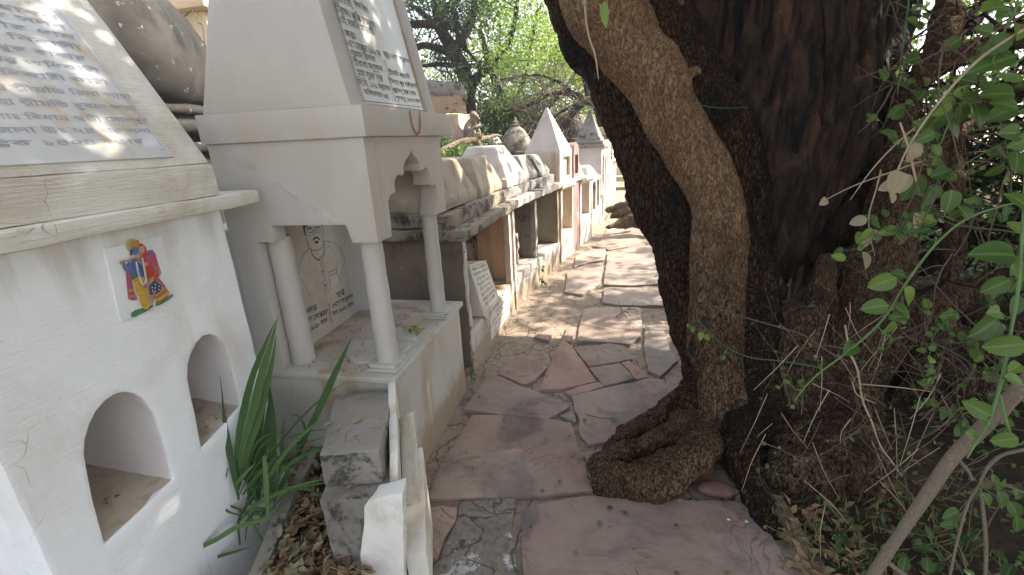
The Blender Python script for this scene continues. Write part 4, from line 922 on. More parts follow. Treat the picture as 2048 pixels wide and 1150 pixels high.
# H grey spire
mt, L = frame(-.09, 8.05, .0, 9.0)
tH = thing('grey_spire_tomb', (-.3, 8.5, 0), 'lilac white tomb with a blunt grey cement pyramid roof', 'tomb')
ol = [(0, -.1), (L, -.1), (L, 1.29), (0, 1.29)]
g = G(mt); g.extr(ol, [[(.12, .55), (.5, .55), (.5, 1.1), (.31, 1.2), (.12, 1.1)], [(.12, .08), (.5, .08), (.5, .42), (.12, .42)], [(.6, .08), (.85, .08), (.85, 1.1), (.6, 1.1)]], lambda a_, b_, d: (d, a_, b_), 0, -.10); g.box(-.47, -.1002, 0, L, -.1, 1.29); g.build('body', M['lilac'], tH, bevel=.006, seg=.08, amp=.004)
G(mt).box(-.0, .05, -.02, .55, .47, .51).build('sill', M['sunwhite'], tH, bevel=.004)
G(mt).box(-.53, .05, -.05, L+.02, 1.291, 1.345).build('cornice', M['pyr_grey'], tH, bevel=.006, seg=.06, amp=.004)
G(mt).box(-.50, .02, -.02, L-.02, 1.3455, 1.40).build('cornice', M['pyr_grey'], tH, bevel=.006, seg=.06, amp=.004)
g = G(mt); g.frustum((-.46, -.02, .02, .62), (-.445, -.035, .035, .60), 1.401, 1.46); g.frustum((-.43, -.05, .05, .58), (-.27, -.21, .27, .33), 1.4602, 1.86); g.box(-.275, -.205, .265, .335, 1.8602, 1.90); g.build('spire', M['pyr_grey'], tH, bevel=.005, seg=.05, amp=.003)
# I sunny taller tomb
mt, L = frame(.02, 9.25, .13, 10.7)
tI = thing('tall_sunlit_tomb', (-.15, 9.9, 0), 'tall cream tomb with a stepped flat top beyond the grey spire tomb', 'tomb')
ol = [(0, -.1), (L, -.1), (L, 1.42), (0, 1.42)]
g = G(mt); g.extr(ol, [[(.15, .12), (.45, .12), (.45, .65), (.15, .65)], [(.15, .8), (.45, .8), (.45, 1.3), (.15, 1.3)], [(.7, .8), (1.1, .8), (1.1, 1.3), (.7, 1.3)]], lambda a_, b_, d: (d, a_, b_), 0, -.12); g.box(-.5, -.1202, 0, L, -.1, 1.42); g.build('body', M['sunwhite'], tI, bevel=.006, seg=.08, amp=.004)
G(mt).box(-.54, .06, -.05, .9, 1.421, 1.49).build('cornice', M['pyr_grey'], tI, bevel=.006, seg=.06, amp=.004)
G(mt).box(-.36, -.04, .05, .6, 1.4905, 1.63).build('cap', M['sandy'], tI, bevel=.01, seg=.06, amp=.005)
G(mt).box(.001, .04, .05, L, .70, .745).build('band', M['sunwhite'], tI, bevel=.005)
# J far small turret
mt, L = frame(.20, 11.3, .27, 12.0)
tJ = thing('turret_tomb', (.05, 11.7, 0), 'far little white tomb with a slatted turret at the end of the row', 'tomb')
G(mt).box(-.5, -.04, 0, L, -.1, .85).build('body', M['beige'], tJ, bevel=.01, seg=.1, amp=.004)
G(mt).box(-.55, .03, -.05, L+.05, .851, .90).build('ledge', M['sunwhite'], tJ, bevel=.008)
g = G(mt); g.box(-.45, -.03, .05, .5, .9005, 1.22)
g.frustum((-.47, -.01, .03, .52), (-.3, -.18, .2, .35), 1.2202, 1.36); g.build('turret', M['sunwhite'], tJ, bevel=.008)
for k in range(4): G(mt).box(-.031, -.02, .09+.1*k, .14+.1*k, .95, 1.17).build('slot', M['roof_grey'], tJ)
# steps and low walls where the path ends
G().box(-.2, 2.2, 13.2, 13.5, -.05, .07).build('x', M['flag_grey'])
o = bpy.data.objects['x']; o.name = 'steps'; tag(o, kind='structure'); o.data.transform(Matrix.Identity(4))
G().box(-.4, 3.2, 15.8, 16.1, -.05, .13).build('steps', M['base_white'], bevel=.01); tag(bpy.data.objects['steps.001'], kind='structure')
o = G().box(-1.6, 4.5, 18.5, 18.8, -.05, .42).build('boundary_wall', M['sandy'], bevel=.02, seg=.2, amp=.02, origin=(1.5, 18.6, 0)); tag(o, 'low sandy wall closing off the far end of the path', 'wall')

# ================================================================== BEHIND THE ROW
o = G().box(-3.3, -1.45, 5.75, 6.7, -.1, 1.40).build('ruined_wall', M['ledge_dark'], bevel=.03, seg=.08, amp=.03, freq=3, origin=(-2.3, 6.2, 0)); tag(o, 'broad ruined masonry platform behind the row, on which the monkey sits', 'wall')
o = G().box(-2.6, -1.15, 3.6, 5.5, -.1, 1.02).build('rubble_platform', M['ledge_dark'], bevel=.03, seg=.08, amp=.03, freq=3, origin=(-1.8, 4.5, 0)); tag(o, 'low mouldy platform just behind the roofs of the first tombs', 'wall')
def dome(name, c, label, prof, mat, seg=32, rib=0, ribn=8, drum=None, cat='dome', amp=.01, fin=None, bands=()):
    t = thing(name, (c[0], c[1], 0), label, cat)
    g = G(); g.lathe(c, prof, seg, rib, ribn); g.build('dome_shell', M[mat], t, seg=.12 if prof[0][0] > .5 else .05, amp=amp, freq=3, angle=60)
    if drum: g = G(); g.lathe((c[0], c[1], 0), [(drum[0], -.1), (drum[0], c[2]+prof[0][1]-.001)], seg); g.build('drum', M[drum[1]], t, angle=60)
    for r, z, h in bands: g = G(); g.lathe(c, [(r*.97, z), (r, z+h*.3), (r, z+h*.7), (r*.97, z+h)], seg); g.build('moulding', M[mat], t, angle=60)
    if fin: g = G(); g.lathe(c, fin, 14); g.build('finial', M[mat], t, angle=60)
    return t
dome('ribbed_dome', (-5.60, 4.25, 0), 'great blackened ribbed dome rising behind the near white tomb',
     [(1.10, 2.02), (1.19, 2.12), (1.235, 2.3), (1.24, 2.5), (1.20, 2.72), (1.11, 2.93), (.96, 3.14), (.78, 3.33), (.5, 3.52), (.2, 3.62), (.05, 3.66)], 'dark_dome', 128, .06, 9, (1.15, 'dark_dome'), bands=((1.22, 1.90, .1), (1.32, 1.70, .14), (1.26, 1.5, .12)))
dome('small_dome', (-1.58, 8.2, 0), 'stained grey dome with a knobbed finial, left of the pyramid spire',
     [(.285, 1.30), (.28, 1.36), (.262, 1.44), (.225, 1.53), (.165, 1.62), (.105, 1.68), (.07, 1.70)], 'ledge_dark', 32, .03, 8, (.24, 'sandy'), fin=[(.09, 1.695), (.09, 1.735), (.055, 1.745), (.06, 1.775), (.035, 1.79), (.03, 1.82), (.01, 1.86)], bands=((.30, 1.245, .05), (.28, 1.20, .035)), amp=.004)
dome('pink_dome', (-1.96, 6.15, 0), 'little rose pink onion dome at the left of the sitting monkey',
     [(.10, 1.40), (.105, 1.46), (.125, 1.47), (.12, 1.52), (.10, 1.58), (.06, 1.63), (.03, 1.66), (.012, 1.70)], 'red', 20, 0, 8, None, amp=.002)
dome('white_turret', (-1.72, 7.2, 0), 'little whitewashed knob turret half hidden behind the roof log', [(.10, 1.1), (.10, 1.33), (.115, 1.35), (.10, 1.45), (.06, 1.52), (.02, 1.56)], 'pinkish', 16, 0, 8, (.13, 'pinkish'), amp=.002)
g = G(); g.frustum((-1.75, -1.17, 5.0, 5.5), (-1.60, -1.40, 5.1, 5.35), 1.02, 1.43); o = g.build('hipped_lid', M['roof_grey'], bevel=.02, seg=.05, amp=.008, origin=(-1.45, 5.25, 1.02)); tag(o, 'weathered hipped stone lid peeping over the whitewashed roof', 'stone lid')
dome('far_dome', (-.78, 10.5, 0), 'far grey dome left of the grey spire roof', [(.42, 1.45), (.43, 1.6), (.38, 1.78), (.25, 1.92), (.08, 2.0)], 'pyr_grey', 24, 0, 8, (.36, 'pyr_grey'), bands=((.47, 1.38, .07),), fin=[(.06, 1.99), (.07, 2.04), (.02, 2.1)], amp=.004)
dome('temple_spire', (-.42, 14.0, 0), 'far grey-brown leaf-shaped temple spire above the small tombs', [(.48, 1.7), (.54, 1.95), (.52, 2.15), (.43, 2.35), (.28, 2.55), (.12, 2.7), (.03, 2.85)], 'pyr_grey', 32, .05, 8, (.42, 'pinkish'), amp=.01)
o = G().box(-3.05, -2.72, 8.6, 9.6, -.1, 2.0).build('sandy_pier', M['sandy'], bevel=.03, seg=.1, amp=.03, freq=3, origin=(-2.9, 9, 0)); tag(o, 'sunlit sandy broken pier behind the pillared shrine', 'wall')
def brickmat():
    s = NT('old_brick'); br = s.n('ShaderNodeTexBrick', {'Vector': s.coord((1, 1, 1), (math.radians(90), 0, 0)), 'Color1': (.42, .26, .17, 1), 'Color2': (.5, .34, .22, 1), 'Mortar': (.2, .15, .11, 1), 'Scale': 9.0, 'Mortar Size': .03})
    return s.done(s.mix(s.rng(s.noise(5, 5), .4, .7, 0, .5), br.outputs[0], (.3, .23, .17)), .9, s.bump(s.noise(15, 5), .8, .02))
M['brick'] = brickmat()
tW = thing('brick_wall', (-3.6, 9.9, 0), 'old exposed brick wall with a dark rounded coping, behind the sandy pier', 'wall')
G().box(-4.6, -3.0, 9.8, 10.1, -.1, 2.52).build('masonry', M['brick'], tW, bevel=.02, seg=.12, amp=.03, freq=4)
g = G(); g.tube([(-4.7, 9.95, 2.55), (-3.9, 9.95, 2.57), (-2.95, 9.95, 2.5)], [.2, .21, .18], 14); g.build('coping', M['pyr_grey'], tW, seg=.1, amp=.02, freq=4)
tP = thing('pale_house', (-9.5, 9, 0), 'pale sunlit plaster building far behind the blackened dome', 'building')
G().box(-13, -7.6, 8.5, 12, -.1, 4.1).build('wall', M['sandy'], tP, bevel=.05); G().box(-13.2, -7.4, 8.3, 12.2, 4.101, 4.3).build('parapet', M['sandy'], tP, bevel=.05)
for yy in (9.3, 10.9): G().box(-7.62, -7.55, yy, yy+.7, 2.2, 3.3).build('window', M['pyr_grey'], tP)
# wiry aerial twig beside that house
g = G(); pxtube(g, [(354, 42, 6.6, .012), (372, 30, 6.6, .009), (384, 20, 6.6, .006)], 6); pxtube(g, [(384, 20, 6.6, .006), (396, 45, 6.6, .008), (408, 64, 6.6, .01), (412, 200, 6.6, .014)], 6); pxtube(g, [(384, 22, 6.6, .005), (392, 36, 6.6, .004), (398, 26, 6.6, .003)], 6)
tag(g.build('bare_twig', M['twig_brown'], origin=tuple(at(408, 90, 6.6))), 'thin bare forked twig against the sky beside the pale building', 'twig')
b = LeafBag(); P = np.array([at(398+rng.normal()*6, 86+rng.normal()*5, 6.3) for _ in range(90)]); b.add(P, rng.uniform(.03, .06, 90)); tag(b.build('wall_shrub', M['leaf_back'], origin=tuple(at(398, 90, 6.3))), 'small green tuft growing on masonry beside the blackened dome', 'shrub')
# log on the roofs + leaves below it
g = G(); pxtube(g, [(878, 306, 4.6, .032), (905, 292, 4.7, .036), (925, 284, 4.8, .038), (950, 280, 4.9, .034), (975, 276, 5.0, .028), (990, 271, 5.05, .02), (1003, 272, 5.1, .012)], 14, 6)
pxtube(g, [(948, 280, 4.9, .03), (957, 268, 4.9, .026), (962, 276, 4.9, .02)], 10); pxtube(g, [(958, 284, 4.9, .02), (960, 300, 4.9, .014)], 8)
me = remesh(g, .009, 2, lambda p: noise.noise(p*30)*.006); tag(link('fallen_branch', me, bark('pale_log', (.52, .42, .30), (.2, .15, .1), 60, .8, .8), None, tuple(at(935, 285, 4.8))), 'dry crooked log lying across the roofs of the row in front of the monkey', 'log')
b = LeafBag(); n = 420; P = []
for _ in range(n):
    u = 884+rng.random()*88; v = 318-rng.random()*26*(1-abs(u-925)/70) ; P.append(at(u, v, 4.25+rng.random()*.7))
b.add(np.array(P), rng.uniform(.035, .085, n), shape=LEAF_BIG); tag(b.build('leafy_shrub', M['leaf_roof'], smooth=True, origin=tuple(at(925, 310, 4.5))), 'bright broad-leaved shrub growing under the roof log', 'shrub')

# monkey
def monkey():
    t = thing('sitting_monkey', tuple(fy(948, 288, 6.2)), 'grey-brown macaque sitting with folded arms, looking to the right', 'monkey')
    g = G(); p = lambda u, v, d=0.0: fy(u, v, 6.2+d)
    def T(pts, k=4, seg=12):
        S_ = spline([(*p(u, v, d), r) for u, v, d, r in pts], k); g.tube([s[:3] for s in S_], [s[3] for s in S_], seg)
    T([(939, 284, .02, .075), (938, 268, .02, .088), (940, 254, .02, .078), (945, 243, .0, .055), (949, 236, 0, .045)], 5, 16)
    g.ball(p(947, 231, 0), .056, 2, (1, 1, 1.02)); g.ball(p(952, 233, -.005), .036, 2, (1.1, .9, .8)); g.ball(p(955.5, 236.5, -.005), .024, 2, (1.2, .9, .8))
    g.ball(p(943.5, 226, -.052), .014, 1, (.7, .4, 1.1))
    T([(938, 248, -.06, .036), (935, 256, -.08, .032), (941, 259.5, -.10, .026), (950, 255, -.10, .020), (956, 251, -.07, .016)])
    T([(943, 248, .07, .034), (950, 256, .08, .028), (958, 252, .02, .02), (951, 250, -.05, .017)])
    T([(938, 280, -.06, .05), (944, 262, -.09, .042), (947, 266, -.09, .034), (951, 280, -.09, .022), (955, 285, -.10, .018), (960, 286, -.10, .012)])
    T([(941, 280, .08, .048), (955, 262, .07, .038), (958, 268, .07, .028), (961, 280, .06, .02), (967, 284, .05, .012)])
    T([(934, 286, .05, .02), (926, 288, .08, .014), (918, 289, .08, .009)])
    me = remesh(g, .0055, 2, lambda q: noise.noise(q*60)*.0025)
    s = NT('macaque_fur'); c = s.mix(s.rng(s.noise(14, 4), .4, .65), (.21, .17, .14), (.27, .225, .18)); s.done(c, .95, s.bump(s.noise(160, 3, st=(1, 1, .4)), .6, .004), .1)
    link('body', me, s.m, t)
    g = G(); g.ball(p(953.3, 232.5, -.012), .026, 2, (1.0, 1.0, .95)); g.ball(p(956.5, 237, -.010), .016, 2, (1.3, .9, .7)); g.build('face', simple('monkey_face', (.50, .26, .21), .7), t)
    g = G(); g.ball(p(944, 226, -.060), .011, 1, (.7, .5, 1.1)); g.build('ear', simple('monkey_ear', (.48, .25, .19), .7), t)
    g = G(); g.ball(p(953.8, 230.5, -.036), .0042, 1); g.ball(p(957, 230.5, -.028), .004, 1); g.build('eyes', M['ink'], t)
monkey()

# ================================================================== THE GREAT OLD TREE
def dep(u, v, h): return (h-CAM_H)/ray(u, v)[2]
def nz(p, f, s=(1, 1, 1)): return noise.noise(Vector((p.x*f*s[0], p.y*f*s[1], p.z*f*s[2])))
def ridged(p, f, s=(1, 1, 1)): return 1-abs(nz(p, f, s))*2
TR = thing('old_tree', tuple(gz(1440, 890)), 'huge old tree with hollow charred trunk and tan stem, its root over the flagstones', 'tree')
def barkdisp(a): return lambda p: ((.5-abs(nz(p, 17, (.3, 1, 1))))*.030*max(0, 1-p.z/.45) if p.z < .45 else 0)+(.5-abs(nz(p, 9, (1, 1, .22))))*.022*a+nz(p, 3.5)*.022*a+nz(p, 11, (1, 1, .5))*.010*a+(.5-abs(nz(p, 32, (1, 1, .45))))*.010*a+(.5-abs(nz(p, 75, (1, 1, .55))))*.005*a
g = G()
pxtube(g, [(1185, -130, 2.3, .21), (1208, 0, 2.3, .205), (1235, 55, 2.3, .17), (1266, 105, 2.3, .145), (1308, 155, 2.3, .150), (1337, 219, 2.3, .135), (1381, 292, 2.31, .120), (1418, 365, 2.32, .105), (1435, 420, 2.33, .108), (1438, 487, 2.33, .125), (1436, 574, 2.33, .124), (1436, 643, 2.33, .112), (1432, 700, 2.33, .122), (1438, 752, 2.33, .104), (1438, 810, 2.33, .115), (1436, 880, 2.34, .12)], 26, 6)
pxtube(g, [(1325, 195, 2.24, .08), (1355, 172, 2.22, .05), (1378, 150, 2.24, .026), (1394, 140, 2.26, .017), (1397, 150, 2.26, .010)], 12)
pxtube(g, [(1300, 140, 2.36, .10), (1335, 110, 2.38, .05), (1350, 70, 2.4, .05), (1345, 0, 2.42, .06), (1350, -80, 2.4, .07)], 12)
R = lambda u, v, h, r: (u, v, dep(u, v, h), r)
pxtube(g, [R(1196, 952, .045, .050), R(1235, 956, .05, .060), R(1282, 960, .06, .066), R(1335, 946, .085, .072), R(1385, 912, .12, .072), (1418, 868, 2.24, .078), (1436, 800, 2.31, .09)], 20, 6)
pxtube(g, [R(1192, 940, .045, .045), R(1222, 916, .06, .040), R(1262, 902, .075, .043), R(1305, 884, .09, .047), R(1345, 862, .12, .05), (1392, 832, 2.36, .07)], 16, 6)
pxtube(g, [R(1215, 905, .02, .018), R(1262, 866, .04, .030), R(1302, 846, .06, .038), R(1342, 822, .09, .05), (1385, 795, 2.42, .07)], 16, 6)
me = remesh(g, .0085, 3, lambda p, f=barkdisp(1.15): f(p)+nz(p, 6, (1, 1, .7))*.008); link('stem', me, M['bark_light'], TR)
g = G()
pxtube(g, [(1180, -140, 2.62, .30), (1210, 0, 2.65, .32), (1277, 100, 2.65, .33), (1320, 200, 2.66, .345), (1367, 300, 2.68, .36), (1407, 413, 2.70, .355), (1422, 500, 2.68, .31), (1434, 574, 2.66, .30), (1452, 689, 2.58, .255), (1470, 762, 2.50, .225), (1474, 840, 2.46, .26), (1472, 900, 2.4, .30)], 34, 6)
pxtube(g, [(1470, 840, 2.32, .12), R(1485, 905, .08, .075), R(1502, 960, .03, .045), R(1522, 1020, .005, .028), R(1545, 1065, -.01, .016)], 16, 6)
pxtube(g, [(1415, 790, 2.42, .11), R(1360, 830, .08, .07), R(1330, 848, .02, .04)], 14, 5)
me = remesh(g, .011, 3, barkdisp(1.5)); link('trunk', me, M['bark_dark'], TR)
g = G()
Cc = [(1600, -130, 2.95, .60), (1592, 0, 2.95, .585), (1588, 150, 2.95, .52), (1580, 280, 2.92, .48), (1555, 390, 2.86, .36), (1530, 470, 2.80, .25), (1516, 560, 2.72, .17), (1508, 700, 2.60, .13), (1500, 830, 2.48, .15), (1492, 900, 2.36, .19), (1490, 960, 2.3, .2)]
pxtube(g, [(u, v, d, r*.86) for u, v, d, r in Cc], 40, 5)
rr = random.Random(3)
for k in range(17):
    a = math.radians(8+164*k/16+rr.uniform(-4, 4)); ph = rr.uniform(0, 6); Q = []
    for j, (u, v, d, r) in enumerate(Cc):
        aa = a+.16*math.sin(ph+j*.8); w = r*rr.uniform(.09, .17)
        Q.append((u+math.cos(aa)*r*.92/d*F_PX, v, d-math.sin(aa)*r*.92, w))
    pxtube(g, Q, 10, 5)
pxtube(g, [(1690, -40, 2.62, .13), (1700, 60, 2.6, .11), (1712, 150, 2.6, .09), (1722, 240, 2.65, .07), (1735, 330, 2.7, .05)], 12, 5)
pxtube(g, [(1410, -90, 2.75, .2), (1415, 0, 2.75, .19), (1425, 100, 2.78, .17), (1440, 220, 2.8, .17), (1455, 330, 2.8, .16)], 18, 5)
pxtube(g, [(1740, 180, 3.0, .12), (1730, 280, 2.95, .15), (1705, 360, 2.92, .17), (1672, 430, 2.9, .15), (1640, 478, 2.9, .10), (1610, 520, 2.88, .05)], 14, 5)
me = remesh(g, .012, 2, lambda p: nz(p, 4)*.035+(.5-abs(nz(p, 12, (1, 1, .28))))*.055+(.5-abs(nz(p, 30, (1, 1, .3))))*.018+nz(p, 60, (1, 1, .35))*.006); link('hollow_trunk', me, M['burnt'], TR)
# limbs above the picture, carrying the shade crown
limbs = []
g = G()
top = [at(1200, -60, 2.35), at(1180, -140, 2.62), at(1600, -120, 2.95)]
for k, (o_, tgt, r) in enumerate([(top[1], (-1.6, 3.8, 5.2), .24), (top[1], (.5, 6.2, 5.8), .22), (top[2], (3.8, 5.0, 5.6), .30), (top[2], (5.5, 2.2, 5.4), .26), (top[2], (2.2, 7.5, 6.0), .24), (top[0], (-1.8, 1.0, 4.6), .16), (top[2], (3.0, -.5, 5.0), .22)]):
    a_ = Vector(o_); b_ = Vector(tgt); m1 = a_.lerp(b_, .4)+Vector((0, 0, .7)); m2 = a_.lerp(b_, .75)+Vector((rr.uniform(-.3, .3), rr.uniform(-.3, .3), .35))
    S_ = spline([(*a_, r), (*m1, r*.75), (*m2, r*.5), (*b_, r*.2)], 6); g.tube([s[:3] for s in S_], [s[3] for s in S_], 12); limbs.append(S_)
g.build('limb', M['bark_dark'], TR, seg=.15, amp=.03, freq=3)
def proj(p):
    c = ROT.T @ (np.array(p, float)-CAM)
    if c[2] > -.05: return None
    return CX+F_PX*c[0]/-c[2], CY-F_PX*c[1]/-c[2], -c[2]
def shade_need(lx, ly):
    """how closed the crown is over the ray that lands at (lx, ly)"""
    if ly > 7.5: return .0 if lx < 1.4 else .25
    if lx > .9: return .9
    if lx < -2.75 and ly < 2.2: return .68
    if lx < -1.7 and ly > 1.75: return .10
    if ly < 2.3: return 1.0
    if ly < 3.2: return .42
    if ly < 5.0: return .30
    return .16
bag = LeafBag(); kx, ky = SUN_DIR.x/SUN_DIR.z, SUN_DIR.y/SUN_DIR.z; nC = 0; r2 = random.Random(11)
for _ in range(6800):
    lx, ly = r2.uniform(-4.4, 5.5), r2.uniform(-3.2, 10.5); z = r2.uniform(3.5, 6.3)
    if r2.random() > shade_need(lx, ly)**1.3*.62: continue
    x, y = lx+kx*z, ly+ky*z
    q = proj((x, y, z)); R0 = r2.uniform(.16, .36)
    if q is not None:
        mpx = 1.35*R0*F_PX/q[2]+40
        if -mpx < q[0] < 2048+mpx and -mpx < q[1] < 1150+mpx: continue
    n = 52 if shade_need(lx, ly) > .95 else 34; P = rng.normal(size=(n, 3))*R0*.5+np.array([x, y, z]); bag.add(P, rng.uniform(.09, .16, n)); nC += 1
print('crown clumps', nC)
bag.build('crown', M['leaf_deep'], TR)

# ================================================================== SECOND, STUMPY TREE AT THE RIGHT
TD = thing('stump_tree', tuple(gz(1650, 1000)), 'thick broken-topped stump at the right, putting out crooked limbs', 'tree')
g = G()
pxtube(g, [R(1600, 985, .0, .14), (1598, 860, 2.36, .135), (1602, 740, 2.42, .14), (1598, 665, 2.45, .11), (1580, 628, 2.46, .06), (1560, 618, 2.46, .035)], 18, 5)
pxtube(g, [R(1665, 970, .0, .16), (1660, 850, 2.45, .18), (1675, 740, 2.5, .21), (1712, 640, 2.52, .21), (1745, 545, 2.52, .155), (1782, 470, 2.52, .115), (1796, 416, 2.52, .115), (1840, 330, 2.6, .09), (1900, 262, 2.7, .07), (1990, 205, 2.8, .06), (2080, 175, 2.9, .05)], 20, 5)
pxtube(g, [(1640, 640, 2.45, .08), (1648, 570, 2.45, .045), (1655, 525, 2.45, .03), (1668, 512, 2.45, .012)], 12, 4)
pxtube(g, [(1752, 520, 2.56, .09), (1768, 410, 2.6, .075), (1788, 310, 2.65, .07), (1806, 240, 2.7, .06), (1836, 162, 2.75, .06), (1872, 126, 2.78, .055), (1960, 100, 2.8, .05), (2080, 60, 2.9, .045)], 14, 5)
pxtube(g, [(1868, 130, 2.78, .05), (1886, 90, 2.8, .05), (1892, 0, 2.85, .048), (1893, -120, 2.9, .045)], 12, 4)
pxtube(g, [(1740, 640, 2.5, .10), (1830, 612, 2.5, .07), (1885, 602, 2.5, .062), (1940, 582, 2.48, .058), (2000, 562, 2.46, .052), (2085, 560, 2.45, .048)], 14, 5)
pxtube(g, [(1903, 600, 2.5, .035), (1906, 500, 2.5, .031), (1909, 400, 2.52, .03), (1904, 300, 2.55, .026), (1915, 180, 2.6, .02)], 12, 4)
pxtube(g, [(1700, 760, 2.42, .1), (1745, 700, 2.42, .06), (1790, 660, 2.44, .05), (1835, 640, 2.5, .05)], 12, 4)
me = remesh(g, .0115, 2, barkdisp(1.7)); link('trunk', me, M['bark_stump'], TD)
def boughs(name, label, tubes, mat, vox, amp, cat='roots'):
    g = G()
    for t in tubes: pxtube(g, t, 12, 5)
    me = remesh(g, vox, 2, barkdisp(amp)); u, v, d, _ = tubes[0][0]; p = at(u, v, d)
    return tag(link(name, me, M[mat], None, (p.x, p.y, 0)), label, cat)
boughs('twisted_roots', 'tangle of thick twisted dark roots at the lower right, below the crooked limb', [
 [(1835, 640, 2.75, .07), (1868, 715, 2.7, .085), (1925, 765, 2.65, .09), (2000, 800, 2.6, .085), (2090, 860, 2.5, .09)],
 [(1870, 650, 2.85, .05), (1950, 700, 2.85, .06), (2090, 730, 2.8, .06)],
 [(1790, 905, 2.45, .06), (1835, 840, 2.5, .07), (1890, 810, 2.5, .07), (1955, 850, 2.45, .075), (2010, 930, 2.35, .07), (2090, 980, 2.2, .06)],
 [(1850, 720, 2.7, .06), (1825, 800, 2.6, .06), (1800, 880, 2.5, .055), (1770, 930, 2.4, .05)],
 [(1930, 640, 3.1, .06), (2010, 650, 3.1, .07), (2100, 620, 3.1, .07)]], 'bark_stump', .012, 1.6)
boughs('back_trunk_and_backing', 'dark slanting trunk seen between the hollow trunk and the leafy right edge, plus an added dark backing', [
 [(1835, -80, 4.0, .13), (1795, 40, 3.9, .12), (1775, 150, 3.8, .12), (1768, 280, 3.7, .13), (1765, 420, 3.6, .14), (1770, 620, 3.5, .16), (1775, 760, 3.3, .18)],
 [(1775, 190, 3.8, .07), (1850, 140, 3.9, .06), (1930, 60, 4.0, .05), (1990, -40, 4.1, .05)],
 [(1690, 420, 3.2, .26), (1680, 520, 3.2, .26), (1670, 640, 3.1, .26), (1660, 800, 3.0, .25)], [(1770, 420, 3.7, .07), (1900, 380, 3.9, .06), (2090, 300, 4.1, .05)], [(1780, 560, 3.6, .07), (1900, 500, 3.7, .06), (2000, 440, 3.8, .05), (2090, 420, 3.9, .05)]], 'bark_back', .02, 1.4, 'tree trunk')  # thickest tube: added dark backing, stands in for the shade behind the stump
# dead wood where the path bends behind the tree
boughs('dead_log', 'splintered dead log lying on the far path, poking out from behind the big trunk', [
 [(1330, 412, 6.9, .10), (1278, 410, 6.9, .09), (1246, 414, 6.9, .07), (1228, 418, 6.9, .045), (1213, 420, 6.9, .012)],
 [(1330, 424, 6.85, .10), (1270, 424, 6.85, .09), (1240, 427, 6.85, .055), (1222, 433, 6.85, .015)],
 [(1330, 440, 6.8, .09), (1278, 438, 6.8, .08), (1250, 443, 6.8, .06), (1230, 450, 6.78, .04), (1210, 456, 6.75, .010)],
 [(1300, 450, 6.8, .06), (1262, 447, 6.8, .05), (1238, 455, 6.75, .02)],
 [(1275, 415, 6.9, .05), (1258, 402, 6.9, .03), (1250, 390, 6.9, .012)], [(1268, 410, 6.9, .03), (1262, 396, 6.9, .012)]], 'deadwood', .014, 1.3, 'log')

# ================================================================== TREES BEHIND
def cloud(bag, poly_uv, drange, nclump, nleaf, cr, ls, flat=.75, rnd=None):
    (u0, u1), (v0, v1) = poly_uv
    for _ in range(nclump):
        c = np.array(at(random.uniform(u0, u1), random.uniform(v0, v1), random.uniform(*drange)))
        r = cr*random.uniform(.5, 1.3); P = c+rng.normal(size=(nleaf, 3))*r*.5*np.array([1, 1, flat]); tone = rng.random()*.5 if rnd is None else rnd
        bag.add(P, rng.uniform(*ls, nleaf), rnd=np.clip(tone+rng.random(nleaf)*.5, 0, 1))
def twigs(g, starts, n, L, r0, spread, rr_=random.Random(5), droop=-.1):
    for _ in range(n):
        p = Vector(rr_.choice(starts)); d = Vector((rr_.gauss(0, 1), rr_.gauss(0, 1), rr_.gauss(0, .6))).normalized(); P = [p]
        for k in range(5):
            d = (d+Vector((rr_.gauss(0, spread), rr_.gauss(0, spread), rr_.gauss(0, spread)+droop))).normalized(); P.append(P[-1]+d*L/5)
        g.tube(P, [r0*(1-k/6) for k in range(6)], 5, False)
t1 = thing('dark_limbed_tree', tuple(at(935, 330, 10)), 'dark trunked tree with spreading sunlit limbs behind the monkey', 'tree')
g = G(); L1 = []
for q in [[(938, 330, 10, .20), (935, 250, 10, .18), (936, 200, 10, .17), (926, 140, 10, .17), (905, 100, 10, .15), (884, 60, 10, .13), (872, 0, 10, .11), (880, -80, 10, .09)],
          [(934, 190, 10, .13), (952, 158, 10, .10), (975, 138, 10, .08), (1010, 100, 9.9, .06), (1030, 40, 9.8, .05), (1040, -60, 9.8, .03)],
          [(912, 112, 10, .11), (880, 98, 9.9, .09), (850, 90, 9.8, .07), (815, 96, 9.7, .06), (760, 80, 9.6, .04)],
          [(920, 132, 10, .06), (880, 128, 9.9, .045), (845, 132, 9.8, .035), (800, 140, 9.7, .025)],
          [(932, 132, 9.8, .05), (960, 130, 9.7, .035), (968, 133, 9.7, .01)],
          [(930, 100, 9.6, .06), (912, 60, 9.5, .06), (900, 52, 9.4, .075), (860, 48, 9.3, .08), (810, 50, 9.2, .07)],
          [(900, 52, 9.4, .07), (912, 30, 9.4, .055), (905, 10, 9.5, .05), (910, -60, 9.5, .05)],
          [(905, 40, 9.4, .03), (925, 62, 9.3, .04), (935, 100, 9.3, .03), (965, 135, 9.3, .02)],
          [(884, 70, 10, .08), (850, 30, 9.9, .06), (820, 10, 9.8, .05)], [(880, 20, 10, .07), (920, -5, 9.9, .06), (960, -40, 9.8, .05)], [(905, 100, 10, .1), (935, 60, 10.2, .09), (950, 10, 10.3, .08), (940, -60, 10.4, .06)]]:
    L1 += pxtube(g, q, 10, 4)
g.build('trunk', M['bark_back'], t1, seg=.2, amp=.02, freq=4)
g = G(); twigs(g, L1[20:], 130, 1.0, .016, .35); g.build('twigs', M['bark_back'], t1, smooth=False)
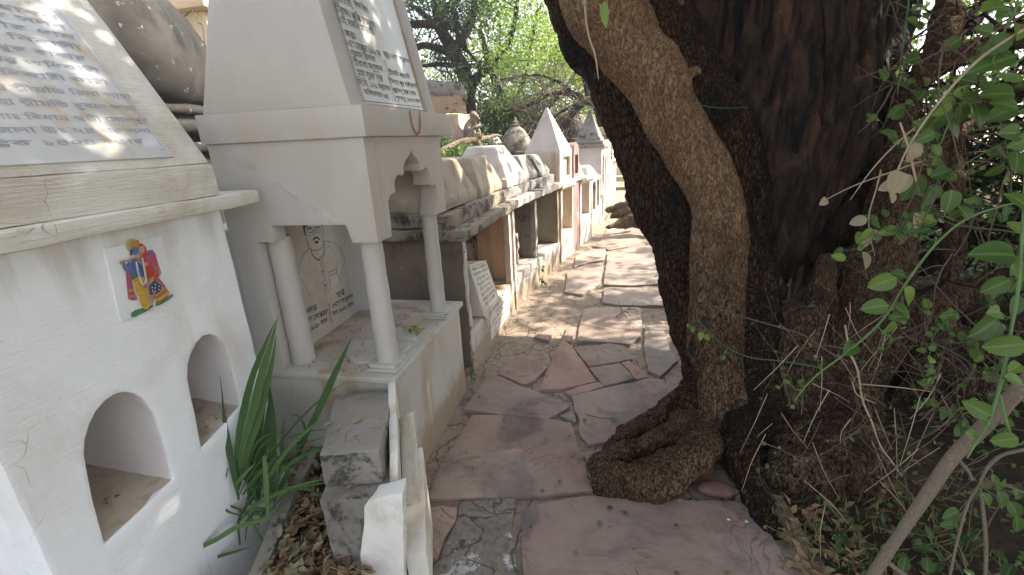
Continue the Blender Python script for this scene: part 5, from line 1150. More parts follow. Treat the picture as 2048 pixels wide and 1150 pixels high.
b = LeafBag(); cloud(b, ((800, 1000), (-120, 48)), (8.6, 11), 84, 55, .5, (.06, .11)); cloud(b, ((905, 985), (40, 130)), (10, 11), 10, 50, .35, (.05, .1)); cloud(b, ((900, 985), (100, 265)), (9.4, 10.4), 16, 40, .28, (.06, .10)); cloud(b, ((830, 905), (60, 125)), (10, 12), 12, 40, .3, (.05, .1))
b.build('crown', M['leaf_deep'], t1)
t2 = thing('sunlit_tree', tuple(at(1040, 340, 11.5)), 'bright green small-leaved tree with pale tangled twigs above the pyramid spire', 'tree')
g = G(); L2 = []
for q in [[(1020, 340, 11.5, .16), (1018, 260, 11.5, .14), (1005, 200, 11.5, .12), (985, 150, 11.5, .09), (960, 60, 11.5, .06)], [(1012, 230, 11.5, .09), (1040, 180, 11.4, .07), (1060, 100, 11.2, .05), (1075, 20, 11, .04)],
          [(1215, 320, 9.5, .10), (1195, 215, 9.2, .09), (1172, 204, 9, .085), (1150, 220, 9, .08), (1130, 250, 9, .06), (1118, 266, 9, .04)], [(1178, 206, 9, .07), (1140, 186, 9, .055), (1095, 190, 9, .045), (1060, 210, 9, .035), (1010, 222, 9, .02)],
          [(1150, 190, 9, .04), (1110, 160, 9, .03), (1060, 150, 9, .02), (1000, 160, 9, .015)], [(1175, 190, 9, .05), (1165, 140, 9, .035), (1160, 90, 9, .02), (1165, 40, 9, .015)], [(1120, 186, 9, .03), (1090, 225, 9, .025), (1060, 250, 9, .015)], [(1185, 200, 9, .05), (1120, 225, 8.8, .03), (1085, 262, 8.8, .02)]]:
    L2 += pxtube(g, q, 9, 4)
g.build('trunk', M['bark_back'], t2, seg=.2, amp=.015, freq=4)
g = G(); twigs(g, L2[20:], 260, 1.1, .011, .3); g.build('twigs', M['bark_grey'], t2, smooth=False)
b = LeafBag(); cloud(b, ((950, 1210), (-140, 130)), (8.8, 13.5), 300, 70, .42, (.05, .095)); cloud(b, ((985, 1200), (120, 215)), (9.2, 12), 60, 55, .34, (.05, .09)); cloud(b, ((1080, 1180), (215, 275)), (9.5, 12), 12, 40, .3, (.05, .09))
b.build('crown', M['leaf_back'], t2)
t3 = thing('dark_bush', tuple(at(1020, 330, 11)), 'dense dark green bush in the shade behind the stained grey dome', 'bush')
b = LeafBag(); cloud(b, ((955, 1095), (205, 300)), (10.5, 12), 80, 90, .42, (.07, .13)); b.build('foliage', M['leaf_deep'], t3)
g = G(); pxtube(g, [(1010, 360, 11, .08), (1015, 280, 11, .06), (1005, 230, 11, .04)], 8); g.build('stem', M['bark_back'], t3)
b = LeafBag(); cloud(b, ((895, 1000), (285, 320)), (5.6, 7.5), 22, 40, .2, (.035, .07)); cloud(b, ((885, 905), (270, 320)), (6.5, 8), 8, 40, .2, (.04, .07))
tag(b.build('low_bush', M['leaf_deep'], origin=tuple(at(900, 320, 6.3))), 'low green bush between the ruined platform and the tomb roofs', 'bush')
# far tree belt: individual rounded trees in haze
def far_tree(x, y, h, r, label, mat, group, ls=(.22, .42), n=1500):
    t = thing('far_tree', (x, y, -.1), label, 'tree', group)
    g = G(); g.tube([(x, y, -.1), (x+.2, y, h*.35), (x, y+.2, h*.6)], [.25, .2, .1], 8); g.build('trunk', M['bark_back'], t)
    b = LeafBag(); c = []
    for k in range(26):
        a = rng.normal(size=3); a /= np.linalg.norm(a); c.append(np.array([x, y, h*.62])+a*np.array([r, r, h*.36])*rng.uniform(.35, 1))
    for cc_ in c:
        m = n//26; tone = rng.random()*.5; b.add(cc_+rng.normal(size=(m, 3))*r*.24, rng.uniform(*ls, m), rnd=np.clip(tone+rng.random(m)*.5, 0, 1))
    b.build('crown', M[mat], t)
GF = 'pale far trees closing off the horizon'
for x, y, h, r, lab in [(-9, 30, 8.4, 4.2, 'pale hazy tree far off, just right of the shrine roof above the brick wall'), (-5, 33, 8.8, 4.4, 'pale hazy tree far off behind the dark trunk with the spreading limbs'), (-13, 34, 8.5, 4.2, 'tall pale hazy tree far off, hidden mostly by the shrine roof'), (-1.0, 30, 8.0, 3.8, 'low pale tree far off, behind the temple spire'), (3.5, 31, 8.2, 4.0, 'pale tree far off beyond the end of the path, behind the great trunk'), (-20, 30, 6.5, 3.6, 'pale far tree beyond the blackened dome')]:
    far_tree(x, y, h, r, lab, 'leaf_far', GF)
GM = 'dark trees in the thicket on the right'
for k_, (x, y, h, r) in enumerate([(6.3, 5.4, 4.3, 1.6), (6.3, 3.4, 5.2, 1.8), (6.6, 1.4, 5.0, 1.6)]):
    far_tree(x, y, h, r, ['leafy green thicket tree seen right beside the hollow trunk', 'leafy green thicket tree behind the leafy boughs at the upper right', 'leafy green thicket tree at the far right edge'][k_], 'leaf_back', GM, (.08, .16), 3400)
th = thing('thicket', (4.2, 4.2, 0), 'dark low tangled bushes filling the ground behind the stump and roots', 'bushes'); th['kind'] = 'stuff'
b = LeafBag()
for _ in range(150):
    a = random.uniform(0, 1); x = 2.6+a*2.6+random.uniform(-.4, .6); y = 5.8-a*4.8+random.uniform(-.5, .5)
    n = 70; b.add(np.array([x, y, random.uniform(.0, 1.7)])+rng.normal(size=(n, 3))*.2, rng.uniform(.05, .10, n), rnd=np.clip(rng.random()*.5+rng.random(n)*.5, 0, 1))
b.build('foliage', M['leaf_deep'], th)
g = G(); twigs(g, [Vector((random.uniform(2, 4.2), random.uniform(1.6, 5.2), random.uniform(.1, 1.9))) for _ in range(60)], 170, 1.3, .014, .3, droop=.02); g.build('twigs', M['bark_back'], th, smooth=False)
# leafy boughs of the thicket seen against the sky at the upper right
t5 = thing('leafy_bough', tuple(at(1900, 150, 3.9)), 'leafy boughs against the bright sky at the upper right', 'tree branches')
b = LeafBag(); cloud(b, ((1790, 2110), (-60, 330)), (3.6, 5.2), 95, 26, .26, (.04, .085)); cloud(b, ((1790, 2110), (300, 520)), (3.2, 4.4), 40, 24, .22, (.035, .07)); b.build('leaves', M['leaf_back'], t5)
g = G(); twigs(g, [at(random.uniform(1800, 2080), random.uniform(-20, 480), random.uniform(3.2, 4.6)) for _ in range(60)], 150, .9, .010, .3); g.build('twigs', M['bark_back'], t5, smooth=False)

# ================================================================== NEAR STEMS AND LEAVES AT THE RIGHT
CAMR, CAMU, CAMB = [Vector(ROT[:, i]) for i in range(3)]
def near_leaf(b, u, v, px, ang, d, tone=None, shape=LEAF_BIG, tilt=None):
    s = .88*px*d/F_PX; a = math.radians(ang); t = random.uniform(-.5, .5) if tilt is None else tilt
    dr = CAMR*math.cos(a)+CAMU*math.sin(a)+CAMB*t; c = at(u, v, d); base = c-dr.normalized()*s*.5
    up = CAMB+CAMR*random.uniform(-.45, .45)+CAMU*random.uniform(-.1, .6)
    b.add(np.array([base]), np.array([s]), dirs=np.array([dr]), up=np.array([up]), shape=shape, rnd=np.array([random.random() if tone is None else tone])); return base
def vine(name, label, pts, mat, leaves_, tone=None, lmat='leaf_vine', cat='vine', seg=8, side=(), group=None):
    u, v, d, r = pts[0]; p = at(*pts[-1][:3]); t = thing(name, tuple(p), label, cat, group); g = G(); path_ = pxtube(g, pts, seg, 6)
    for sp_ in side: pxtube(g, sp_, 6, 4)
    if leaves_:
        b = LeafBag()
        for L in leaves_:
            u, v, px, ang = L[:4]; dd = min(pts, key=lambda q: (q[0]-u)**2+(q[1]-v)**2)[2]+random.uniform(-.05, .05)
            base = near_leaf(b, u, v, px, ang, dd, L[4] if len(L) > 4 else tone)
            q = min(path_, key=lambda w: (w-base).length)
            if (q-base).length < .16: mid = (q+base)/2+Vector((0, 0, -.006)); g.tube([q, mid, base], [.0014, .0012, .001], 5, False)
        b.build('leaves', M[lmat], t, smooth=True)
    g.build('stem', M[mat], t); return t
vine('green_vine', 'bright green vine stem arching from the right edge down to the stump, with heart-shaped leaves',
     [(1588, 803, 1.32, 0.0014), (1612, 772, 1.31, 0.0020), (1640, 745, 1.30, 0.0024), (1700, 700, 1.27, 0.0027), (1765, 640, 1.24, 0.0029), (1820, 555, 1.2, 0.0030), (1880, 480, 1.17, 0.0030), (1950, 430, 1.14, 0.0030), (2080, 393, 1.1, 0.0030)], 'stem_green',
     [(1765, 565, 56, 205), (1798, 548, 34, 165), (1750, 614, 52, 188), (1818, 592, 50, -58), (1806, 622, 46, -40, .3), (1796, 634, 34, 190), (1778, 656, 40, -110), (1782, 682, 18, -90), (1702, 697, 46, 212, .1), (1843, 475, 16, 240), (1900, 402, 52, -95, .2), (1930, 425, 36, -60, .3), (1603, 762, 15, 30), (1574, 764, 14, 150), (1640, 733, 14, 80)])
vine('green_vine', 'pale green vine stem hanging steeply along the right edge of the photo',
     [(1934, 916, 1.02, 0.0020), (1952, 885, 1.02, 0.0030), (1975, 850, 1.02, 0.0034), (1992, 800, 1.02, 0.0035), (2008, 740, 1.02, 0.0035), (2022, 660, 1.02, 0.0034), (2036, 580, 1.03, 0.0034), (2044, 480, 1.04, 0.0033), (2052, 330, 1.06, 0.0033)], 'stem_green',
     [(1990, 507, 86, 172, .2), (1992, 572, 56, 215, .3), (2036, 455, 46, 110, .9), (2040, 540, 60, 70, .8), (1975, 655, 84, 212, .1), (2010, 692, 70, 195, .6), (1992, 625, 46, 180), (2034, 610, 50, 250), (1956, 818, 56, 150, .5), (1944, 868, 34, 160), (2010, 880, 48, 200, .6), (1972, 850, 34, -50), (2032, 735, 40, 200, .8), (2030, 760, 40, -20, .8), (2040, 400, 60, 110, .5)], side=[[(2000, 790, 1.02, .003), (2015, 850, 1.0, .003), (2035, 890, 1.0, .002), (2060, 870, 1.0, .002)]])
vine('leafy_vine', 'leafy vine hanging in the upper right corner, with round overlapping leaves',
     [(1880, 290, 1.5, .002), (1905, 235, 1.5, .003), (1950, 190, 1.45, .003), (2000, 150, 1.4, .003), (2080, 90, 1.35, .0035)], 'stem_green',
     [(1945, 195, 46, 172, .3), (1922, 230, 50, -65, .25), (1960, 230, 56, -72, .2), (1885, 218, 40, 235, .9), (1878, 236, 66, 238, .3), (1912, 264, 60, -20, .25), (1850, 274, 40, 205, .4), (1874, 300, 28, -60, .7), (1998, 186, 66, 170, .5), (2012, 208, 60, -15, .6), (2004, 226, 60, 200, .3), (1935, 160, 40, 160, .1), (1975, 175, 40, 120, .4), (1832, 290, 30, 220, .2), (1840, 250, 36, 160, .2)])
vine('leafy_vine', 'vine with long pointed leaves above the round-leaved one, at the top right corner',
     [(1985, 122, 1.3, .002), (2010, 60, 1.3, .003), (2030, 20, 1.3, .003), (2050, -60, 1.3, .003)], 'stem_green',
     [(1992, 12, 66, 185, .7), (2014, 26, 56, 195, .6), (1986, 124, 86, 190, .4), (2012, 150, 50, 60, .8), (2034, 156, 34, 20, .9), (1993, 90, 60, 215, .2), (2040, 60, 50, 250, .8), (1970, 60, 40, 160, .3)])
vine('leafy_vine', 'vine bearing three paler leaf clusters halfway up the right edge',
     [(1830, 400, 1.6, .0015), (1900, 350, 1.5, .0022), (1960, 310, 1.45, .0025), (2060, 260, 1.4, .003)], 'stem_dark',
     [(2024, 266, 56, 180, .5), (2046, 284, 56, 200, .6), (2000, 304, 50, 190, .3), (2036, 322, 56, 250, .3), (1884, 346, 50, 195, .1), (1836, 372, 50, -60, .2), (1856, 396, 46, 250, .15), (1990, 340, 40, 230, .2), (2015, 355, 30, 250, .9), (1815, 385, 40, 230, .3)])
vine('hanging_vine', 'long thin green stem hanging down before the back trunk at the top right', [(1795, 190, 1.7, .002), (1802, 120, 1.7, .003), (1812, 50, 1.7, .0033), (1822, -40, 1.7, .0035)], 'stem_dark', [(1830, 117, 52, 200, .15), (1903, 88, 42, 205, .2)])
vine('withered_twig', 'long straight pale twig ending in a bunch of shrivelled beige leaves', [(1795, 340, 1.35, .0022), (1822, 285, 1.35, .003), (1870, 215, 1.33, .0035), (1930, 145, 1.3, .004), (1990, 95, 1.28, .004), (2080, 40, 1.25, .0042)], 'twig_pale',
     [(1826, 306, 50, -70), (1792, 364, 56, -105), (1806, 368, 50, -75), (1776, 372, 36, 200), (1830, 300, 34, 120), (1785, 395, 26, -90)], lmat='leaf_wither', side=[[(1800, 245, 1.35, .0025), (1815, 290, 1.35, .003), (1832, 362, 1.35, .003)]])
vine('dry_twig', 'pale dry twig pointing left across the dark hollow trunk', [(1641, 405, 1.6, .0015), (1700, 375, 1.6, .002), (1760, 352, 1.6, .0024), (1850, 320, 1.6, .003)], 'twig_pale', [(1648, 403, 26, 215)], lmat='leaf_wither')
vine('dry_twig', 'straight thin dry twig slanting down from the withered bunch', [(1700, 400, 1.55, .0012), (1745, 338, 1.55, .002), (1790, 290, 1.55, .0025), (1830, 255, 1.55, .003)], 'twig_pale', None)
vine('withered_vine', 'brown drooping stem with grey withered leaves in front of the stump limb', [(1750, 512, 1.8, .001), (1741, 475, 1.8, .002), (1738, 430, 1.8, .0025), (1752, 380, 1.8, .003), (1762, 340, 1.8, .003)], 'twig_pale', [(1717, 442, 34, 200), (1730, 480, 40, -95), (1750, 470, 34, -10), (1732, 520, 40, -80), (1835, 440, 40, 250), (1812, 362, 20, 240)], lmat='leaf_wither')
vine('bare_branch', 'bare grey-brown branch slanting across the lower right corner', [(1738, 1165, 1.15, .0135), (1765, 1120, 1.15, .0135), (1800, 1068, 1.14, .0125), (1860, 980, 1.12, .0145), (1905, 915, 1.1, .0150), (1960, 860, 1.08, .0160), (2070, 745, 1.05, .017)], 'bark_grey', None, cat='branch', seg=14,
     side=[[(1768, 1116, 1.15, .007), (1785, 1132, 1.14, .006), (1812, 1152, 1.13, .006)], [(1912, 915, 1.1, .006), (1935, 940, 1.1, .004), (1945, 960, 1.1, .003)], [(2010, 820, 1.06, .006), (2000, 845, 1.06, .006), (2030, 800, 1.05, .007), (2080, 760, 1.04, .006)]])
vine('curved_twig', 'curved grey twig bending down from the right edge beside the bare branch', [(1958, 970, 1.12, .003), (1975, 935, 1.12, .004), (2005, 910, 1.1, .004), (2070, 895, 1.08, .004)], 'bark_grey',
     [(1975, 1000, 34, -60, .2), (1905, 1030, 44, 195, .3), (2004, 1000, 44, -75, .2), (1950, 985, 30, 180, .1), (1990, 958, 24, 60, .7), (1972, 970, 22, 180, .8), (2030, 1020, 40, -70, .1), (2010, 965, 28, 0, .5), (1998, 975, 24, -60, .7), (2036, 1050, 40, -80, .2), (2045, 985, 34, 0, .1), (1895, 1050, 26, 200, .2)],
     side=[[(1958, 970, 1.12, .003), (1935, 1010, 1.12, .003), (1915, 1080, 1.12, .003), (1898, 1160, 1.12, .003)], [(1960, 975, 1.12, .003), (1966, 1020, 1.12, .004), (1972, 1090, 1.12, .004), (1970, 1165, 1.12, .004)], [(2000, 965, 1.1, .002), (2060, 990, 1.08, .003)]])
vine('white_twig', 'long whitish bare twig curving down over the dark undergrowth', [(1804, 953, 1.5, .0012), (1785, 925, 1.5, .002), (1760, 890, 1.5, .0025), (1742, 840, 1.5, .0028), (1725, 800, 1.5, .003), (1715, 740, 1.5, .0032), (1700, 705, 1.5, .003), (1690, 650, 1.5, .003)], 'twig_pale', None, side=[[(1720, 768, 1.5, .002), (1790, 774, 1.5, .0018), (1862, 783, 1.5, .0012)], [(1705, 765, 1.5, .002), (1715, 790, 1.5, .002), (1750, 806, 1.5, .001)]])
vine('arching_twig', 'long thin brownish twig arching right from the tan stem toward the green vine', [(1395, 595, 1.9, .0015), (1425, 612, 1.88, .0022), (1480, 632, 1.8, .0025), (1560, 655, 1.65, .003), (1610, 672, 1.55, .0032), (1660, 705, 1.4, .0032), (1695, 722, 1.32, .003)], 'twig_brown', [(1400, 600, 10, 120)])
vine('arching_twig', 'thin green twig with a few small round leaves crossing the tan stem low down', [(1375, 655, 1.9, .001), (1395, 643, 1.9, .0015), (1420, 665, 1.88, .002), (1455, 695, 1.85, .0025), (1500, 715, 1.8, .0028), (1560, 722, 1.7, .003), (1640, 735, 1.6, .003)], 'stem_dark', [(1385, 660, 18, -60, .9), (1401, 672, 20, -90, .9), (1415, 675, 18, -60, .8), (1377, 652, 12, 120, .8), (1450, 705, 14, -80, .6), (1446, 716, 14, 230, .5)])
vine('red_fibre', 'fine wiry shoot sticking out of the tan stem across the dark trunk', [(1380, 202, 2.05, .0035), (1400, 210, 2.0, .0022), (1440, 216, 1.98, .0016), (1494, 215, 1.95, .0012)], 'stem_dark', None)
vine('hanging_twig', 'slim bent brown twig hanging in front of the top of the tan stem', [(1197, 158, 1.9, .0025), (1190, 110, 1.9, .004), (1175, 60, 1.9, .0045), (1166, -30, 1.9, .005)], 'twig_pale', None)
t = thing('single_leaf', tuple(at(1209, 10, 1.25)), 'single long green leaf hanging at the top edge over the tan stem', 'leaf')
b = LeafBag(); near_leaf(b, 1209, 27, 58, -88, 1.25, .9, _big(.17, 6), 0.05); b.build('blade', M['leaf_vine'], t, smooth=True)
g = G(); pxtube(g, [(1210, 0, 1.25, .001), (1200, -10, 1.25, .0014), (1180, 5, 1.25, .0014), (1140, 20, 1.25, .001)], 6); g.build('stem', M['stem_green'], t)
for k in range(20):
    u, v = (rr.uniform(1830, 2060), rr.uniform(-10, 640)) if k < 14 else (rr.uniform(1900, 2060), rr.uniform(500, 1050)); d = rr.uniform(1.5, 2.3); a = rr.uniform(1.2, 5.0); P = []; LL = []
    for j in range(6):
        P.append((u, v, d, .0022*(1.15-j/6))); LL += [(u+rr.gauss(0, 9), v+rr.gauss(0, 9), rr.uniform(16, 34), rr.uniform(0, 360), rr.random()) for _ in range(3)]; a += rr.gauss(0, .25); u += math.cos(a)*rr.uniform(25, 48); v -= math.sin(a)*rr.uniform(25, 48)
    vine('leafy_shoot', 'small-leaved green shoot in the dense tangle at the right edge', P, 'stem_dark', LL, seg=5, group='small-leaved shoots at the right edge')
g = G(); rt = random.Random(77)
for _ in range(120):
    u, v, d = rt.uniform(1770, 2070), rt.uniform(-20, 900), rt.uniform(1.4, 2.6); a = rt.uniform(0, 6.28); L = rt.uniform(90, 320); P = []
    for k in range(6): P.append((u, v, d, .0030*(1.2-k/6))); a += rt.gauss(0, .20); u += math.cos(a)*L/5; v -= math.sin(a)*L/5; d += rt.gauss(0, .03)
    if min(q[0] for q in P) > 1700: pxtube(g, P, 5, 3)
o = g.build('tangled_twigs', M['twig_brown'], None, origin=tuple(at(1950, 600, 2))); tag(o, 'tangle of thin brown twigs filling the shade at the right edge', 'twigs', kind='stuff')
# wiry undergrowth before the stump: stuff nobody could count
g = G(); rt = random.Random(21); bt = LeafBag(); starts = []
for _ in range(130):
    u, v, d = rt.uniform(1520, 2040), rt.uniform(640, 1100), rt.uniform(1.35, 2.2); a = rt.uniform(0, 6.28); L = rt.uniform(60, 210); P = []
    for k in range(6):
        P.append((u, v, d, .0016*(1.2-k/6))); a += rt.gauss(0, .22); u += math.cos(a)*L/5; v -= math.sin(a)*L/5; d += rt.gauss(0, .02)
    if P[-1][0] < 1500 or v > 1150: continue
    S_ = pxtube(g, P, 5, 3); starts += S_
    for q in S_[::3]:
        if rt.random() < .45: bt.add(np.array([q]), np.array([rt.uniform(.010, .024)]), shape=LEAF_BIG, rnd=np.array([rt.random()]))
w_ = thing('wiry_scrub', tuple(gz(1720, 1080)), 'wiry thin twigs and tiny leaves tangled before the stump', 'scrub'); w_['kind'] = 'stuff'
g.build('twigs', M['twig_brown'], w_); bt.build('leaves', M['leaf_vine'], w_, smooth=True)
g = G()
for _ in range(34):
    u, v, d = rt.uniform(1530, 1900), rt.uniform(600, 1050), rt.uniform(1.4, 2.1); a = rt.uniform(-2.6, -.4); L = rt.uniform(50, 160)
    pxtube(g, [(u, v, d, .0016), (u+math.cos(a)*L*.5+rt.gauss(0, 5), v-math.sin(a)*L*.5, d, .0014), (u+math.cos(a)*L, v-math.sin(a)*L, d+.03, .0008)], 5, 3)
g.build('pale_twigs', M['twig_pale'], w_)

# ================================================================== PALM SEEDLING BETWEEN TOMB AND TROUGH
pt = thing('palm_seedling', tuple(gz(505, 1010, .05)), 'young palm with long pleated green blades, squeezed between the white tomb and the trough', 'plant')
def blade(pts, depth, wpx, tone):
    S_ = spline([(*at(u, v, depth+dd), w*.29*(depth+dd)/F_PX) for (u, v, dd), w in zip(pts, wpx)], 6); V = []; Fc = []; m = 17
    for i, s in enumerate(S_):
        p = Vector(s[:3]); q = Vector(S_[min(i+1, len(S_)-1)][:3]); o = Vector(S_[max(i-1, 0)][:3]); t_ = (q-o).normalized(); nrm = (CAMB*1.0+CAMR*.35).normalized(); sd_ = t_.cross(nrm).normalized(); up_ = sd_.cross(t_); w = max(s[3], .0004)
        for k in range(m):
            x = (k/(m-1)*2-1); V.append(p+sd_*x*w+up_*((.10 if k % 2 else -.10)*w*.9+abs(x)*w*.25))
    for i in range(len(S_)-1):
        for k in range(m-1): a = i*m+k; Fc.append((a, a+1, a+m+1, a+m))
    np_mesh('blade', [tuple(v) for v in V], Fc, M['blade'], pt, np.array([min(1, max(0, tone+(.30 if (q_ % m) % 2 else -.22)+.1*math.sin(q_ % m*2.3))) for q_ in range(len(V))]))
D_ = 1.62
for pts, w, tone in [
 ([(470, 985, .05), (474, 900, 0), (486, 830, 0), (506, 750, -.02), (530, 690, -.03), (552, 640, -.02)], [5, 16, 24, 20, 12, 1], .35),
 ([(473, 985, .045), (485, 900, -.005), (504, 830, -.01), (523, 750, -.03), (541, 690, -.035), (557, 630, -.02)], [5, 18, 26, 24, 14, 1], .55),
 ([(476, 985, .05), (496, 905, .0), (519, 835, .01), (535, 765, -.01), (546, 715, -.02), (553, 668, -.02)], [5, 16, 22, 20, 10, 1], .4),
 ([(500, 1000, .10), (498, 920, .08), (502, 860, .08), (513, 800, .08), (524, 740, .08)], [14, 20, 22, 16, 1], .05),
 ([(508, 1000, .10), (513, 920, .085), (518, 860, .085), (528, 800, .085), (538, 752, .085)], [16, 22, 24, 16, 1], .2),
 ([(516, 1000, .11), (526, 920, .09), (532, 865, .09), (538, 815, .09), (541, 780, .09)], [12, 18, 18, 12, 1], .1),
 ([(546, 1000, .10), (545, 900, .1), (545, 840, .1), (540, 790, .1), (536, 752, .1)], [20, 26, 22, 12, 1], .3),
 ([(560, 985, .08), (590, 910, .08), (625, 845, .08), (655, 780, .08), (680, 725, .08), (703, 677, .08)], [10, 14, 20, 24, 16, 1], .2),
 ([(530, 965, .0), (575, 900, .0), (620, 856, .0), (650, 834, .0)], [10, 14, 10, 1], .7),
 ([(478, 1000, 0), (468, 945, 0), (455, 880, 0), (447, 820, 0), (444, 785, .01), (440, 753, .02)], [6, 20, 20, 8, 4, 2], .15),
 ([(536, 1036, .0), (505, 1045, -.02), (470, 1056, -.05), (430, 1080, -.08), (380, 1105, -.10), (320, 1150, -.12)], [14, 16, 18, 17, 14, 2], .8),
 ([(499, 1095, .0), (460, 1106, -.02), (420, 1118, -.04), (380, 1130, -.06), (335, 1152, -.1)], [4, 10, 12, 9, 1], .4),
 ([(478, 1030, 0), (455, 1022, 0), (443, 1005, 0), (448, 970, 0), (456, 935, 0)], [5, 8, 8, 7, 2], .3),
 ([(529, 912, -.04), (531, 950, -.05), (534, 1000, -.05), (537, 1038, -.04)], [12, 15, 14, 6], .9),
 ([(484, 990, .02), (510, 955, .02), (540, 928, .02), (560, 900, .02)], [5, 9, 8, 1], .6), ([(470, 970, -.01), (492, 945, -.01), (512, 925, -.01)], [10, 12, 2], .8),
 ([(515, 1050, .04), (540, 1000, .04), (560, 940, .05), (566, 860, .06), (572, 826, .07)], [8, 14, 12, 8, 1], .05),
 ([(480, 1090, .03), (478, 1040, .03), (500, 1000, .03), (520, 960, .03)], [6, 8, 8, 2], .1), ([(490, 1080, .02), (500, 1040, .02), (530, 1090, .02), (545, 1110, .02)], [4, 7, 7, 1], .3),
 ([(600, 905, .12), (612, 870, .12), (600, 835, .12), (575, 826, .12)], [8, 9, 7, 1], .3), ([(595, 930, .1), (598, 900, .1), (592, 872, .1)], [8, 12, 2], .1), ([(500, 1010, .1), (530, 930, .12), (580, 860, .14), (640, 800, .14), (690, 765, .14)], [6, 8, 6, 4, 1], .2)]:
    blade(pts, D_, w, tone)
rb = random.Random(4)
for k in range(26):                                  # thin arching strands and dead straw-coloured ones
    u, v = rb.uniform(470, 560), rb.uniform(940, 1060); a = rb.uniform(.5, 2.8); L = rb.uniform(90, 260); P = []
    for j in range(6):
        P.append((u, v, .02+.02*(k % 5))); u += math.cos(a)*L/5; v -= math.sin(a)*L/5; a += (-.22 if math.cos(a) > 0 else .22)*rb.uniform(.5, 1.8)
    blade(P, D_, [3, 6, 7, 6, 4, 1] if k % 3 else [6, 11, 12, 9, 5, 1], rb.random()*.8)

# ================================================================== LITTER
def litter(name, label, n, pos, size, mats, origin, shape=LEAF_BIG, kind='stuff', flat=.35):
    b = LeafBag(); P = np.array([pos() for _ in range(n)]); a = rng.uniform(0, 6.28, n)
    D = np.stack([np.cos(a), np.sin(a), rng.normal(size=n)*flat], 1); U = np.stack([rng.normal(size=n)*flat, rng.normal(size=n)*flat, np.ones(n)], 1)
    b.add(P, rng.uniform(*size, n), dirs=D, up=U, shape=shape); return tag(b.build(name, M[mats], None, smooth=True, origin=origin), label, 'leaf litter', kind=kind)
def inpoly(u, v, poly):
    c = False; j = len(poly)-1
    for i in range(len(poly)):
        if (poly[i][1] > v) != (poly[j][1] > v) and u < (poly[j][0]-poly[i][0])*(v-poly[i][1])/(poly[j][1]-poly[i][1])+poly[i][0]: c = not c
        j = i
    return c
def pick(poly, z):
    while True:
        u = random.uniform(min(p[0] for p in poly), max(p[0] for p in poly)); v = random.uniform(min(p[1] for p in poly), max(p[1] for p in poly))
        if inpoly(u, v, poly): p = gz(u, v, z+random.random()*.03); return tuple(p)
TRO = [(515, 1160), (555, 1040), (605, 925), (632, 880), (648, 900), (640, 985), (690, 1125), (728, 1125), (725, 1170)]
litter('leaf_litter', 'heap of dry brown leaves lying in the cement trough', 620, lambda: pick(TRO, .155), (.022, .052), 'leaf_dry', (-1.1, 1.1, .15), LEAF_CURL, flat=.7)
litter('green_litter', 'wilted greenish leaves and straw on top of the trough litter', 34, lambda: pick([(515, 1150), (560, 1060), (640, 1090), (610, 1160)], .185), (.028, .055), 'leaf_wilt', (-1.1, 1.0, .16), LEAF_CURL, flat=.6)
g = G()
for _ in range(60):
    p = Vector(pick(TRO, .18)); a = random.uniform(0, 6.28); L = random.uniform(.02, .07); g.tube([p, p+Vector((math.cos(a)*L, math.sin(a)*L, random.uniform(-.005, .02)))], .0009, 4, False)
tag(g.build('straw', M['twig_pale'], origin=(-1.1, 1.1, .16)), 'bits of straw and twig scattered through the trough leaves', 'straw', kind='stuff')
g = bt = None
litter('forest_litter', 'brown fallen leaves covering the shaded soil right of the path', 5200, lambda: (lambda x, y: (x, y, gz_soil(x, y)+.008))(random.uniform(.62, 5.2), random.uniform(.6, 6.5)), (.02, .055), 'leaf_floor', (2, 2, 0), LEAF_SMALL)
litter('path_edge_litter', 'brown leaf crumbs gathered beside the lower flagstone and the root', 190, lambda: pick([(1520, 1010), (1700, 1010), (1760, 1160), (1610, 1160), (1560, 1080)], .01), (.02, .05), 'leaf_dry', (.9, 1.5, 0), LEAF_CURL, flat=.6)
litter('ground_cover', 'dark broad green leaves of ground cover at the bottom right', 55, lambda: pick([(1640, 1040), (1760, 1010), (1900, 1040), (2040, 1100), (2040, 1170), (1700, 1170)], .03), (.03, .065), 'leaf_deep', (1.3, 1.5, 0), LEAF_BIG, flat=.45)
def weed_pos():
    while True:
        x, y = random.uniform(.8, 4.5), random.uniform(.7, 5)
        if noise.noise(Vector((x*1.7, y*1.7, 4))) > -.02: return (x, y, gz_soil(x, y)+random.random()*.06)
litter('ground_weeds', 'small green weeds sprouting through the litter right of the path', 3000, weed_pos, (.014, .036), 'leaf_vine', (2, 2, 0), LEAF_SMALL, flat=.8)
b = LeafBag(); n = 380; P = np.array([(lambda p: (p[0], p[1], p[2]-.01))(pick([(1520, 990), (1650, 960), (1900, 1020), (2040, 1160), (1640, 1160), (1580, 1090)], 0)) for _ in range(n)])
b.add(P, rng.uniform(.03, .08, n), dirs=np.stack([rng.normal(size=n)*.5, rng.normal(size=n)*.5, np.ones(n)*.6], 1), shape=(np.array([[-.04, 0, 0], [.04, 0, 0], [.03, .6, .05], [0, 1, .2]]), np.array([[0, 1, 2, 3]])))
tag(b.build('dry_grass', M['grass'], origin=(1, 1.4, 0)), 'sparse dry grass between the lower flagstone and the undergrowth', 'grass', kind='stuff')
litter('shrine_debris', 'crumbs of dry leaf on the dusty shrine floor', 110, lambda: pick([(612, 700), (712, 640), (745, 625), (900, 632), (870, 655), (820, 700), (730, 745), (620, 735)], .592), (.006, .020), 'leaf_dry', (-1.1, 1.9, .59), LEAF_SMALL)
